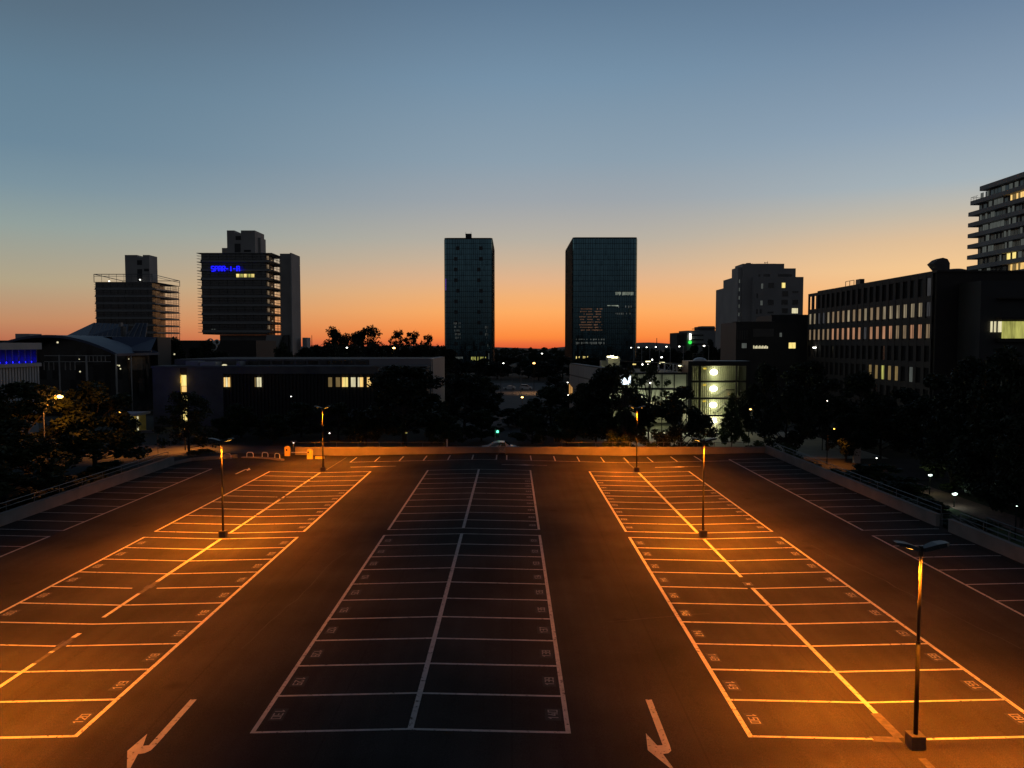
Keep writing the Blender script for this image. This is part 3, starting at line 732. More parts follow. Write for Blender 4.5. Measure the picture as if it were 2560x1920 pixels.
# ---------- A: small terrace tower, far left
def louvre_tower(o, x0, x1, y0, y1, zb, zt, fl, over, core_cut, nm):
    """dark glazed body, thin projecting floor slabs with sunshade rails all round"""
    m = MB(); m.box(x0, x1-1.4, y0, y0+8, zb, zt-.3); m.box(x0, x1-core_cut, y0+8, y1, zb, zt-.3); m.build('glazed_body', M['bronze'], o)
    n = int((zt-zb)/fl); 
    for i in range(n+1):
        z = zt-i*fl
        s = MB().box(x0-over, x1+over, y0-over, y1+over*.6, z-.18, z).build('floor_slab', M['conct'], o)
        if i < n:
            r = MB()
            for k in (1.05, 2.1):
                zz = z-k
                r.box(x0-over, x1+over, y0-over, y0-over+.12, zz-.09, zz); r.box(x1+over-.12, x1+over, y0-over+.12, y1, zz-.09, zz); r.box(x0-over, x0-over+.12, y0-over+.12, y1, zz-.09, zz)
            r.box(x0-.3, x1+.1, y0-.2, y0-.1, z-fl+.0, z-fl+.8); r.box(x1-.1, x1, y0+1, y1, z-fl+.02, z-fl+.7); r.box(x1-.06, x1, y0+1, y1, z-fl+1.5, z-fl+1.6)
            r.build('sunshade_rail', M['steel'], o)
    m = MB(); k = int((x1-x0)/3.2)
    for i in range(k+1):
        x = x0+i*(x1-x0)/k; m.box(x-.05, x+.05, y0-.12, y0-.02, zb, zt-.3)
    for i in range(5):
        y = y0+1+i*(y1-y0-2)/4; m.box(x1+over-.2, x1+over-.12, y-.05, y+.05, zb, zt-.3); m.box(x1-1.2, x1-1.1, y-.06, y+.06, zb, zt-.3)
    for i in range(int(core_cut/.9)):
        x = x1-.3-i*.9; m.box(x-.05, x+.05, y1-.1, y1, zb, zt-.3)
    m.build('mullion', M['mull'], o)

Y = 350; x0, x1 = WX(243, Y), WX(391, Y)
o = thing('office_tower', 'lower dark louvred tower at the far left, with a tilted roof frame', 'tower', ((x0+x1)/2, Y+12, -3), 'pair of louvred towers')
louvre_tower(o, x0, x1, Y, Y+25, -3, 40.8, 3.33, .5, 7, 'a')
zc = WZ(638, Y+4); cx0, cx1 = WX(309.5, Y), WX(370.5, Y)
m = MB(); m.box(cx0, cx0+(cx1-cx0)*.5, Y+3, Y+11, 40.8, zc); m.box(cx0+(cx1-cx0)*.74, cx1, Y+3, Y+11, 40.8, zc); m.box(cx0+(cx1-cx0)*.5, cx0+(cx1-cx0)*.74, Y+3, Y+11, 40.8, zc-1.2)
c = m.build('roof_core', M['conct'], o)
for z, h, a in ((zc-4.6, 2.2, .5), (zc-13, 6.5, .5), (zc-7.5, 1.2, .78)): MB().box(cx0+(cx1-cx0)*a, cx0+(cx1-cx0)*(a+.2), Y+2.9, Y+3.2, z, z+h).build('opening', M['dark'], c)
m = MB(); zt_ = 44.0; r_ = .16
a, b, c_, d = (x0-.4, Y-.4, zt_+.3), (x1-1, Y-.4, zt_+.3), (x1+.3, Y+25.4, zt_-.6), (x0-.4, Y+25.4, zt_-.6)
m.path([a, b, c_, d, a], r_, 5); m.path([(p[0], p[1], p[2]-.9) for p in (a, b, c_)], .1, 5)
for p in (a, b, c_, d): m.tube(p, (p[0], p[1], 40.8), .14, 5)
for i in range(1, 8):
    t = i/8; m.tube((x0+(x1-x0)*t, Y-1, zt_+.3), (x0+(x1-x0)*t, Y-1, 40.8), .08, 4)
m.build('roof_frame', M['steel'], o)
MB().box(WX(346, Y), WX(348, Y), Y+2.5, Y+2.9, WZ(699, Y), WZ(697, Y)).build('roof_light', E_['whitel'], o)
MB().box(WX(276, Y), WX(278.5, Y), Y-.2, Y+.2, WZ(704, Y), WZ(702, Y)).build('roof_light', E_['whitel'], o)
zz = 40.8
for i in range(7):
    z = zz-i*3.33-1.2
    w = MB()
    for k in range(4): w.box(x1-6.8+k*1.7, x1-6.8+k*1.7+1.3, Y+24.6, Y+24.8, z-1.5, z-.1)
    

# ---------- B: taller louvred tower with the blue sign
Y = 290; x0, x1 = WX(508, Y), WX(677, Y)
o = thing('office_tower', 'taller dark louvred tower with a blue sign and a windowless stair shaft', 'tower', ((x0+x1)/2, Y+10, -3), 'pair of louvred towers')
zt = WZ(633, Y); zb = WZ(836, Y)
louvre_tower(o, x0, x1, Y, Y+17, zb, zt, 3.31, 1.3, 3.5, 'b')
bx(o, 'base_storey', M['concd'], WX(545, Y), WX(716, Y), Y+2, Y+16, -3, zb-.2)
m = MB()
for a, b in (((828, 862), (882, 862)), ): pass
xa = WX(683, Y)
m.extY([(WX(668, Y), zb-.22), (WX(706, Y), zb-.22), (WX(660, Y), -1), (WX(646, Y), -1)], Y-.5, Y+1.4); m.build('raking_strut', M['conct'], o)
m = MB(); m.extY([(WX(585, Y), WZ(855, Y)), (WX(599, Y), WZ(855, Y)), (WX(606, Y), -1), (WX(590, Y), -1)], Y+1.9, Y+1.99); m.extY([(WX(668, Y), -1), (WX(672, Y), WZ(882, Y)), (WX(688, Y), WZ(874, Y)), (WX(709, Y), WZ(876, Y)), (WX(711, Y), -1)], Y+1.9, Y+1.99); m.build('opening', M['dark'], o)
sx0, sx1, sx2 = WX(711, Y+8), WX(728, Y+2), WX(753, Y+2)
sx2 = WX(753, Y+14); m = MB(); m.box(sx1, sx2, Y+2, Y+14, -3, WZ(632, Y+2)); m.box(sx0, sx1-.01, Y+4, Y+14, -3, WZ(634, Y+4)); sh = m.build('stair_shaft', M['conct'], o)
cx0, cx1 = WX(572.5, Y+4), WX(642, Y+4); zc = WZ(576, Y+4)
m = MB(); wd = cx1-cx0
m.box(cx0, cx0+wd*.27, Y+4, Y+15, zt, zc); m.box(cx0+wd*.5, cx1, Y+4, Y+15, zt, zc); m.box(cx0+wd*.27, cx0+wd*.5, Y+4, Y+15, zt, zc-1.1); m.box(WX(557, Y+4), cx0, Y+5, Y+12, zt, WZ(619, Y+4)); m.box(cx1, cx1+.9, Y+8, Y+14, zt, zc-2.2)
c = m.build('roof_core', M['conct'], o)
for a, b, z0, z1 in ((.31, .5, 590, 600), (.27, .48, 609, 631), (.6, .85, 624.5, 630)): MB().box(cx0+wd*a, cx0+wd*b, Y+3.9, Y+4.1, WZ(z1, Y+4), WZ(z0, Y+4)).build('opening', M['dark'], c)
# blue sign: blurred letters in the photo, kept as a row of blocky strokes
sg0, sg1 = WX(533, Y-1.6), WX(605, Y-1.6); z0, z1 = WZ(678, Y-1.6), WZ(666, Y-1.6)
m = MB(); h = z1-z0; wl = (sg1-sg0)/8; yb = Y-1.75
GL = {'S': [(0,1,1,1),(0,.5,0,1),(0,.5,1,.5),(1,0,1,.5),(0,0,1,0)], 'P': [(0,0,0,1),(0,1,1,1),(1,.5,1,1),(0,.5,1,.5)], 'A': [(0,0,0,1),(0,1,1,1),(1,0,1,1),(0,.5,1,.5)], 'R': [(0,0,0,1),(0,1,1,1),(1,.5,1,1),(0,.5,1,.5),(.5,.5,1,0)], 'I': [(.5,0,.5,1)], '-': [(0,.5,.8,.5)]}
for i, ch in enumerate('SPAR-I-A'):
    X0 = sg0+i*wl
    for a, b, c_, d in GL[ch]:
        m.tube((X0+a*wl*.7, yb, z0+b*h), (X0+c_*wl*.7, yb, z0+d*h), .24, 4)
m.build('blue_sign', E_['blue'], o)
for i in range(5):
    xx = WX(594+i*9.3, Y-.1); MB().box(xx, xx+1.15, Y-.16, Y-.1, WZ(693, Y), WZ(685, Y)).build('lit_or_mirrored_window', E_['lime' if i % 2 else 'yellow'], o)
for xa_, n_ in ((560, 3), (530, 2)):
    for i in range(n_):
        xx = WX(xa_+i*6, Y); MB().box(xx, xx+.5, Y-.16, Y-.1, WZ(764.5 if xa_ == 560 else 824, Y), WZ(762 if xa_ == 560 else 822, Y)).build('lit_or_mirrored_window', E_['grey'], o)
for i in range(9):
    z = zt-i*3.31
    m = MB(); m.box(x1-1.38, x1-1.3, Y+1.2, Y+3.4, z-2.2, z-.7); m.box(x1-1.38, x1-1.3, Y+6.2, Y+7.6, z-2.7, z-1.9); m.build('lit_or_mirrored_window', E_['sky'], o)
bx(tag(MB().box(-126, -88, 300, 330, -3, 3.2).build('annex_hall', M['concd']), 'low dark flat building right of the stair shaft of the tall louvred tower', 'building'), 'white_box', M['concl'], WX(757, 300), WX(768, 300), 299.5, 305, 3.2, WZ(844, 300))

# ---------- C, D: twin glass towers
def glass_tower(label, x0, x1, y0, dep, zt, zb=-3, rr=2.2):
    o = thing('glass_tower', label, 'tower', ((x0+x1)/2, y0+dep/2, zb), 'twin glass towers')
    def outline(e):
        P = []
        for cx, cy, a0 in ((x1-rr, y0+rr, -90), (x1-rr, y0+dep-rr, 0), (x0+rr, y0+dep-rr, 90), (x0+rr, y0+rr, 180)):
            for k in range(6):
                a = R(a0+k*18); P.append((cx+(rr+e)*math.cos(a), cy+(rr+e)*math.sin(a)))
        return P
    MB().prism(outline(0), zb, zt).build('glass_facade', M['tglass'], o)
    MB().prism(outline(.12), zt+.003, zt+.9).build('roof_edge', M['mull'], o)
    m = MB(); rnd = random.Random(int(x0)); x = x0+rr
    while x < x1-rr:
        m.box(x-.09, x+.09, y0-.28, y0-.003, zb, zt); x += rnd.choice((1.2, 1.45, 1.45, 1.9))
    for sx, s in ((x0, -1), (x1, 1)):
        y = y0+rr
        while y < y0+dep-rr: m.box(sx+s*.003, sx+s*.28, y-.09, y+.09, zb, zt); y += 1.6
    m.build('vertical_fins', M['mull'], o)
    m = MB(); z = zb+4.5; ol = outline(.05)
    while z < zt: m.prism(ol, z-.13, z+.13); z += 3.6
    m.build('floor_bands', M['mull'], o)
    rnd = random.Random(5)
    for k in range(int((zt-zb)/7.2)-1):
        z = zt-4.5-k*7.2
        for fx in (.2, .68):
            if x1-x0 < 40: xx = x0+(x1-x0)*fx+rnd.choice((0, 1.4)); MB().box(xx, xx+2.4, y0-.1, y0-.002, z-2.8, z-.3).build('shaded_pane', M['shade'], o)
            xx2 = x0+rr*.4 if fx == .2 else x1-rr
    return o
Y = 520; zt = WZ(598, Y)
oc = glass_tower('slimmer left tower of the two blue glass towers, with a small roof box', WX(1112, Y), WX(1231, Y), Y, 62, zt)
q = WX(1164, Y); m = MB(); m.box(q, q+4, Y+3, Y+9, zt+.9, zt+4.2); m.box(q-.2, q+4.2, Y+2.8, Y+3, zt+3.4, zt+3.7); m.tube((q+.2, Y+3, zt+4), (q+.2, Y+3, zt+5.4), .12, 4); m.tube((q+3.8, Y+3, zt+4), (q+3.8, Y+3, zt+5.4), .12, 4); m.build('roof_box', M['mull'], oc)
od = glass_tower('wider right tower of the two blue glass towers, with glowing panes for mirrored lights above lit lobby windows', WX(1431.5, Y), WX(1591, Y), Y, 74, zt+.4)
def row(parent, px0, px1, py0, py1, Y, n, mt, fill=.6, seed=1, rnd_=.75, name='lit_or_mirrored_window'):
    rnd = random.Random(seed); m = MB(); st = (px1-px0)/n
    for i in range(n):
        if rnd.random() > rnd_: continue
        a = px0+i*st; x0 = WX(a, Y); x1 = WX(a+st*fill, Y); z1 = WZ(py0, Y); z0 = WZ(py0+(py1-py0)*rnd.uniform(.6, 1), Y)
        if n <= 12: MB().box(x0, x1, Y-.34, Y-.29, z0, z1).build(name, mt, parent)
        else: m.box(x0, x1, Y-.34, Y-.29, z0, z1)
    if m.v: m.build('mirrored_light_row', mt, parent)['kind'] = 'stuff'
for k in range(9):  # glowing panes set on the glass in place of mirrored lights
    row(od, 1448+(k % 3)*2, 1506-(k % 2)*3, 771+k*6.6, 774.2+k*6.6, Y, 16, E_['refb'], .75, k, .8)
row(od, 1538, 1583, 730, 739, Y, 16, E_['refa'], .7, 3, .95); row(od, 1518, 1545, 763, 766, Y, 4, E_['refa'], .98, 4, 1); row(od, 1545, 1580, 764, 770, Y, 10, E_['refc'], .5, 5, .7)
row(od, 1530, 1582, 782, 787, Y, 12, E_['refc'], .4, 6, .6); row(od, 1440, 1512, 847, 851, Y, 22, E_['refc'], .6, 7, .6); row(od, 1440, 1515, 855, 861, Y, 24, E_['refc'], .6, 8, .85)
for k in range(5): row(oc, 1135+k, 1153, 806+k*9, 812+k*9, Y, 6, E_['refc'], .3, 9+k, .7)  # mirrored lights on the slimmer tower, also made as glowing panes
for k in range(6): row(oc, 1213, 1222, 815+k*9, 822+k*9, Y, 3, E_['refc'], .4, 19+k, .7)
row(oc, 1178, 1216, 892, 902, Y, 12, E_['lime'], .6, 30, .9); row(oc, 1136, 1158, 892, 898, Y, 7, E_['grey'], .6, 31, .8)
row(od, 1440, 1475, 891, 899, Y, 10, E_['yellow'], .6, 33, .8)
m = MB(); 
for k in range(14): m.box(WX(1221, Y), WX(1223, Y), Y-1, Y-.6, WZ(884+k*2.9+1.6, Y), WZ(884+k*2.9, Y))
m.build('mirrored_light_strip', E_['grey'], oc)  # glowing dashes stand in for a reflection at the corner
MB().box(WX(1114.5, Y), WX(1116, Y), Y-.5, Y-.4, WZ(726, Y), WZ(697, Y)).build('violet_light', emis('violet_tube', (.25, .08, .8), .35), oc)

# ---------- E: stepped pale apartment tower
Y = 262
def e(px, Y=Y): return WX(1400+px*.28933, Y)
def ez(py, Y=Y): return WZ(560+py*.28933, Y)
o = thing('apartment_tower', 'stepped grey apartment tower behind the dark offices, one bright window near the top', 'tower', (90, 268, -3))
m = MB(); m.box(e(1568), e(1925), Y, Y+9, -3, ez(343)); m.box(e(1925), e(2025), Y, Y+9, -3, ez(383)); m.box(e(2025), e(2082), Y, Y+9, -3, ez(460))
m.box(e(1665, Y-2.2), e(2082)-.4, Y-2.2, Y-.004, -3, ez(462)); m.box(e(1568)-1.4, e(1665, Y)-.3, Y+.6, Y+8, -3, ez(372))
m.box(e(1470, Y+12), e(1600, Y+12), Y+9.01, Y+22, -3, ez(468, Y+12)); m.box(e(1403, Y+24), e(1500, Y+24), Y+22.01, Y+34, -3, ez(556, Y+24)); m.build('wall', M['conct'], o)
m = MB(); m.box(e(1700), e(1870), Y+2, Y+8, ez(343), ez(337)); m.tube((e(1640), Y+3, ez(343)), (e(1640), Y+3, ez(330)), .9, 8); m.build('roof_plant', M['concd'], o)
m = MB()
for px, py in ((1680, 328), (1790, 318), (1815, 312), (1800, 325), (1765, 335)): m.tube((e(px), Y+4, ez(345)), (e(px), Y+4, ez(py)), .08, 4)
m.tube((e(1785), Y+4, ez(322)), (e(1818), Y+4, ez(322)), .08, 4); m.build('antenna', M['black'], o)
YF_ = Y-2.2
for px, w, py, h, k in ((1907, 30, 508, 44, 'yellow'), (1790, 50, 508, 44, 'n'), (1912, 50, 580, 46, 'n'), (1905, 55, 655, 42, 'n'), (1788, 52, 655, 44, 'n'), (1912, 50, 728, 42, 'n'), (1997, 52, 728, 44, 'pale'), (2000, 50, 580, 14, 'n'), (2000, 50, 655, 42, 'n'), (1788, 52, 757, 14, 'n'), (1730, 16, 515, 44, 'grey'), (1726, 18, 662, 40, 'grey'), (1690, 14, 600, 40, 'n'), (1690, 14, 735, 40, 'n'), (1722, 16, 735, 38, 'n')):
    win_front(o, e(px, YF_), e(px+w, YF_), YF_, ez(py+h, YF_), ez(py, YF_), M['bronze'] if k == 'n' else E_[k], frame=M['conct'] if w > 25 else None)
for px, w, py, h, k in ((1665, 16, 445, 32, 'n'), (1705, 16, 435, 35, 'n'), (1748, 55, 433, 22, 'n'), (1872, 120, 433, 22, 'n'), (1650, 20, 672, 46, 'pale'), (1655, 16, 537, 40, 'n'), (1655, 16, 605, 40, 'n'), (1655, 16, 750, 34, 'n'), (1608, 24, 690, 48, 'grey')):
    win_front(o, e(px), e(px+w), Y if px > 1665 else Y+.6, ez(py+h), ez(py), M['bronze'] if k == 'n' else E_[k])
for k in range(6): win_front(o, e(1538, Y+.6), e(1546, Y+.6), Y+.6, ez(478+72*k+30, Y), ez(478+72*k, Y), E_['grey'])
for k in range(9):
    for j, px in enumerate((1412, 1440, 1468)):
        yy = Y+22.0; win_front(o, e(px, Y+24), e(px+9, Y+24), yy, ez(600+62*k+34, Y+24), ez(600+62*k, Y+24), E_['dim'] if (k+j) % 3 else M['bronze'])
for k in range(8): win_front(o, e(1492, Y+12), e(1502, Y+12), Y+9.0, ez(514+66*k+34, Y+12), ez(514+66*k, Y+12), E_['pale'])

# ---------- F: distant pale office
Y = 420
o = thing('office_block', 'small distant pale office block with a flat roof wing and a white sign', 'building', (100, 425, -3))
m = MB(); m.box(e(1094, Y), e(1392, Y), Y, Y+20, -3, ez(921, Y)); m.build('wall', M['panel'], o)
MB().box(e(1006, Y), e(1094, Y)-.02, Y-1, Y+18, -3, ez(940, Y)).build('side_wing', M['concd'], o)
MB().box(e(1215, Y), e(1355, Y), Y+4, Y+15, ez(921, Y), ez(886, Y)).build('roof_storey', M['panel'], o)
MB().box(e(1198, Y), e(1388, Y), Y+2, Y+16, ez(905, Y), ez(900, Y)).box(e(1238, Y), e(1350, Y), Y+4, Y+13, ez(886, Y)+.01, ez(881, Y)).build('roof_wing', M['mull'], o)
MB().box(e(1118, Y), e(1130, Y), Y-.4, Y-.1, ez(998, Y), ez(948, Y)).build('sign', E_['whitel'], o)
m = MB().ball((e(1121, Y), Y-.8, ez(1022, Y)), 1.0, 10, 6); m.build('green_light', E_['greenf'], o)
for k in range(3): bx(o, 'window_band', M['bronze'], e(1135, Y), e(1240, Y), Y-.06, Y+.2, ez(955+k*38+14, Y), ez(955+k*38, Y))
for k in range(6): MB().box(e(1012+k*12, Y), e(1019+k*12, Y), Y-1.1, Y-1.02, ez(1050, Y), ez(955, Y)).build('window', M['bronze'], o)

# ---------- G: long dark office with tall narrow windows, facade running away along x=71
X = 71.0
o = thing('dark_office', 'long dark brown office building on the right with rows of tall glowing windows', 'building', (95, 155, -3))
zt = 24.3
m = MB(); m.box(X+.36, 112, 129, 177.8, -3, zt-.35); m.box(X+.36, 80, 177.81, 182.9, -3, zt-3.9); m.build('inner_wall', M['dark'], o)
m = MB(); nW = 21; y0, y1 = 129.0, 183.0; p = (y1-y0)/nW
fl = 3.75; zrows = [zt-1.0-fl*(k+1) for k in range(7)]
for i in range(nW+1):
    y = y0+i*p; wdt = 1.0; m.box(X, X+.35, y-wdt/2 if i else y, y+wdt/2 if i < nW else y, -3, zt)
m2 = MB()
for k in range(8):
    z = zt-k*fl if k else zt; h = 1.05 if k else .7
    m2.box(X+.03, X+.33, y0, y1, z-h, z-.004 if k == 0 else z)
m.build('pier', M['darkb'], o); m2.build('spandrel', M['darkb'], o)
bx(o, 'end_wall', M['darkb'], X+.35, 112, 128.4, 128.996, -3, zt)
bx(o, 'roof_slab', M['darkb'], X+.2, 112.4, 128.2, 178, zt+.004, zt+.35)
rnd = random.Random(11)
for k in range(6):
    ztop = zt-k*fl-(1.08 if k else .73); zbot = zt-(k+1)*fl+.03
    for i in range(nW):
        ya, yb = y0+i*p+.55, y0+(i+1)*p-.55
        if k == 0:
            if i >= nW-2: continue
            mt = M['unlitpane'] if i > 2 else E_['grey2']
            if 0 < i < 3: yb = ya+.35
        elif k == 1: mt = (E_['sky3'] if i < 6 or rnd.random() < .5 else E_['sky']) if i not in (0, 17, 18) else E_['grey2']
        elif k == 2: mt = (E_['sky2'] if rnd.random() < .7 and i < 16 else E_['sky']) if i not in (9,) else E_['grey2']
        elif k == 4: mt = {2: E_['grey'], 7: E_['dim'], 6: E_['lime'], 4: E_['dim'], 5: E_['dim'], 8: E_['dim']}.get(i, M['unlitpane'])
        else: mt = M['unlitpane'] if (i*7+k) % 9 else M['bronze']
        if k in (1, 2):
            zb_ = zbot+.25
            if k == 2 and i < 5: ztop2 = ztop-.1
            w = MB().box(X+.24, X+.3, ya, yb, zb_, ztop).build('window', EW[(k, i % 4)] if False else mt, o)
            m = MB(); m.box(X+.16, X+.23, ya, yb, zb_-.25, zb_-.02); m.box(X+.18, X+.23, (ya+yb)/2-.03, (ya+yb)/2+.03, zb_, ztop) if i < 6 else None; m.build('frame', M['mull'], w)
        else: MB().box(X+.24, X+.3, ya, yb, zbot, ztop).build('window', mt, o)
# snail-shaped vent cowl and dome on the roof
q = W(2352, 666, 131)
c = MB(); pts = [(-1.6, .35), (-.9, .95), (-.2, 1.2), (.5, 1.0), (.85, .4), (.85, -.5), (.8, -1.35), (-.55, -1.35), (-.8, -.6)]
for (w0, w1) in ((-.9, .9),):
    m = MB(); m.extY([(q[0]+x*1.15, q[2]+z*1.15) for x, z in pts], q[1]-1, q[1]+1); m.build('vent_cowl', M['concd'], o, smooth=False)
q = W(2389, 679, 133); m = MB(); m.ball((q[0], q[1], zt+.2), 2.2, 16, 8, (1.1, 1, .42)); m.build('roof_dome', M['concd'], o, smooth=True)
q = W(2152, 712, 160); m = MB(); m.box(X+.5, X+1.4, 157, 159, zt, zt+1.4); m.path([(X+.6, 160, zt+.3), (X+.6, 160, zt+1.4), (X+.6, 164, zt+1.4), (X+.6, 164, zt+.3)], .07, 4); m.tube((X+.6, 162, zt+.3), (X+.6, 162, zt+1.4), .07, 4); m.build('roof_hatch', M['black'], o)
for px, py, yy in ((2036, 869, 178), (2105, 869, 165), (2257, 869, 140), (2298, 868, 134)):
    q = W(px, py, yy); MB().box(q[0]-.2, q[0]+.25, yy-.5, yy+.5, q[2]-.12, q[2]+.12).build('ceiling_light', E_['whitel'], o)
q = W(2149, 867, 158); MB().box(q[0]-.2, q[0]+.3, 157.2, 158.8, q[2]-.3, q[2]+.3).build('ceiling_light', E_['yellow'], o)
# glazed corner in the annex, lit lime yellow
o = thing('glazed_annex', 'dark annex at the right edge with a lime yellow lit strip of glazing', 'building', (96, 118, -3))
Y = 121
m = MB(); m.box(WX(2460, Y), 108, Y+1.2, 128.3, -3, WZ(700, Y)); m.build('wall', M['dark'], o)
m = MB(); m.box(WX(2500, Y), 108, Y-.2, Y+1.19, WZ(800, Y), WZ(793, Y)); m.box(WX(2500, Y), 108, Y-.2, Y+1.19, WZ(747, Y), WZ(744, Y)); m.box(WX(2500, Y), 108, Y+.1, Y+1.19, WZ(855, Y), WZ(846, Y)); m.build('ledge', M['darkb'], o)
for k, (a, b) in enumerate(((2486, 2489), (2495, 2498), (2505, 2507), (2509.5, 2512), (2514.5, 2520), (2521.5, 2524), (2525, 2527), (2528.5, 2533), (2534, 2540), (2541.2, 2547), (2548, 2554.5), (2556, 2562), (2563, 2590))):
    MB().box(WX(a, Y), WX(b, Y), Y+.9, Y+1.15, WZ(846 if k > 3 else 830, Y), WZ(803, Y)).build('lit_or_mirrored_window', E_['lime'] if k > 3 else E_['pale'], o)

# ---------- H: apartment high-rise at the right edge
X = 128.0; o = thing('balcony_tower', 'tall balcony apartment tower cut by the right edge of the picture', 'tower', (140, 200, -3))
y0, y1 = 190.5, 215.4; zt = 55.5; fl = 3.0; nf = 17
m = MB(); m.box(X+1.6, 155, y0+1.6, y1-2.3, -3, zt-4.4); m.box(X+1.6, 155, y0+1.6, y1-6, zt-4.39, zt-.05); m.build('inner_wall', M['concd'], o)
rnd = random.Random(4)
bx(o, 'roof_parapet', M['conct'], X+.3, 156, y0+.2, y1-4.4, zt-1.25, zt)
for k in range(1, nf+1):
    z = zt-1.25-k*fl+.9
    bx(o, 'balcony_band', M['conct'], X, 157, y0, y1+ (0 if k > 1 else -.8), z-1.12, z)
    # windows in the recess above this band: panes face -x
    za, zb_ = z+.12, z+1.82
    y = y1-2.9
    i = 0
    while y > y0+2.4:
        wdt = rnd.choice((.7, 1.3, 1.3, .6)); lit = None
        fy = (y-y0)/(y1-y0)
        mt = E_['grey'] if rnd.random() < .45 else M['bronze']
        if k in (2,) and .1 < fy < .45: mt = E_['warm'] if i % 2 else E_['dim']
        if k == 7 and .25 < fy < .42: mt = E_['yellow']
        if k == 8 and fy < .45: mt = E_['warm'] if i % 2 else E_['dim']
        MB().box(X+1.52, X+1.6, y-wdt, y, za, zb_).build('window', mt, o)
        y -= wdt+rnd.choice((.2, .2, .9)); i += 1
    x = X+2.5
    while x < X+7: MB().box(x, x+1.2, y0+1.52, y0+1.6, za, zb_).build('window', rnd.choice((M['bronze'], E_['grey'])), o); x += 1.5
m = MB(); zz = zt-1.25-2.1+.0
m.path([(X+.1, y1-4, zz+1.0), (X+.1, y1-.9, zz+1.0), (X+3, y1-.9, zz+1.0)], .05, 4); m.path([(X+.1, y1-4, zz+.5), (X+.1, y1-.9, zz+.5)], .04, 4)
for yy in (y1-3.4, y1-2.2, y1-.9): m.tube((X+.1, yy, zz), (X+.1, yy, zz+1.0), .04, 4)
m.build('roof_railing', M['black'], o)

# ---------- I: dark flat offices left of G
Y = 190
o = thing('flat_office', 'low black flat-roofed office in front of the stepped apartment tower', 'building', (65, 195, -3))
m = MB(); m.box(e(1520, Y), 75, Y, Y+14, -3, ez(848, Y)); m.box(e(1850, Y), 75, Y+2, Y+14, ez(848, Y), ez(787, Y)); m.build('wall', M['dark'], o)
m = MB(); m.box(e(1520, Y)-.2, e(1850, Y), Y-.2, Y+3, ez(848, Y)+.01, ez(842, Y)); m.box(e(1850, Y)-.2, 75, Y+1.8, Y+3, ez(787, Y)+.01, ez(781, Y)); m.build('roof_edge', M['concd'], o)
for a, b, c_, d, k in ((1665, 1845, 905, 975, 'n'), (1975, 2035, 1025, 1075, 'yellow'), (1570, 1612, 1030, 1072, 'grey'), (1895, 1915, 940, 975, 'grey'), (2150, 2170, 800, 860, 'n')):
    win_front(o, e(a, Y), e(b, Y), Y, ez(d, Y), ez(c_, Y), M['concd'] if k == 'n' else E_[k], frame=M['mull'])
for i in range(10): win_front(o, e(1670+i*13, Y), e(1679+i*13, Y), Y, ez(1076, Y), ez(1050+(i*7) % 14, Y), E_['pale'], name='lit_or_mirrored_window')
for i in range(5): bx(o, 'facade_strip', M['concd'], e(1530+i*20, Y), e(1538+i*20, Y), Y-.08, Y, ez(1000, Y), ez(920, Y))

# ---------- J: parking garage with the lit glazed stair
Y = 131
def g(px): return 1560+px*.18083
def gy(py): return 880+py*.18083
o = thing('stair_house', 'brightly lit glazed stairwell of the garage with four round lamps', 'building', (36, 133, -2.9))
zg = -2.9; zf = [WZ(gy(p_), Y) for p_ in (148, 408, 640, 878)]; zroof = WZ(gy(125), Y)
xa, xb, xc, xd = WX(g(940), Y), WX(g(1055), Y), WX(g(1562), Y), WX(g(1692), Y); xo0, xo1 = WX(g(888), Y), WX(g(1750), Y)
dep = 4.2
m = MB(); m.box(xo0, xa, Y-.15, Y+dep+.4, zg, zroof); m.box(xd, xo1, Y-.15, Y+dep+.4, zg, zroof); m.box(xa, xd, Y-.15, Y+dep+.4, zf[0]-.55, zroof-.003); m.build('outer_frame', M['black'], o)
m = MB()
for x in (xb, xc): m.box(x-.13, x+.13, Y-.1, Y+.12, zg, zf[0]-.55)
for z in zf[1:]: m.box(xa, xd, Y-.13, Y+.1, z-.16, z+.16)
m.build('steel_frame', M['black'], o)
# corrugated rear wall
m = MB(); nx = 26; P = []; 
for i in range(nx*2+1):
    x = xa+(xd-xa)*i/(nx*2); yy = Y+dep-(0.3 if (i//1) % 2 else 0); P += [(x, yy, zg), (x, yy, zf[0]-.55)]
m.add(P, [(2*i, 2*i+2, 2*i+3, 2*i+1) for i in range(nx*2)]); m.build('corrugated_wall', M['cladding'], o)
for k, z in enumerate(zf[1:]): MB().box(xa+.02, xb-.4, Y+.3, Y+dep-.3, z-.1, z+.1).box(xc-1.0, xd-.02, Y+.3, Y+dep-.3, z-.1, z+.1).build('landing', M['concd'], o)
lampz = [WZ(gy(p_), Y+2.9) for p_ in (282, 512, 738, 960)]
xl = WX(g(1248), Y+dep-.6)
for k, z in enumerate(lampz):
    m = MB().ball((xl, Y+dep-.5, z), .5, 16, 10, (1.3, .4, .95)); l = m.build('wall_lamp', E_['hall'], o, smooth=True)
    light('lamp_light', 'POINT', (xl, Y+dep-1.3, z), 125 if k < 3 else 240, (1, .93, .5), o, .3)
    if k < 3:
        m = MB().ball((WX(g(1122), Y+2), Y+2.0, WZ(gy((228, 455, 680)[k]), Y+2)), .26, 12, 6, (1.4, .6, .7)); m.build('amber_lamp', E_['amber'], o, smooth=True)
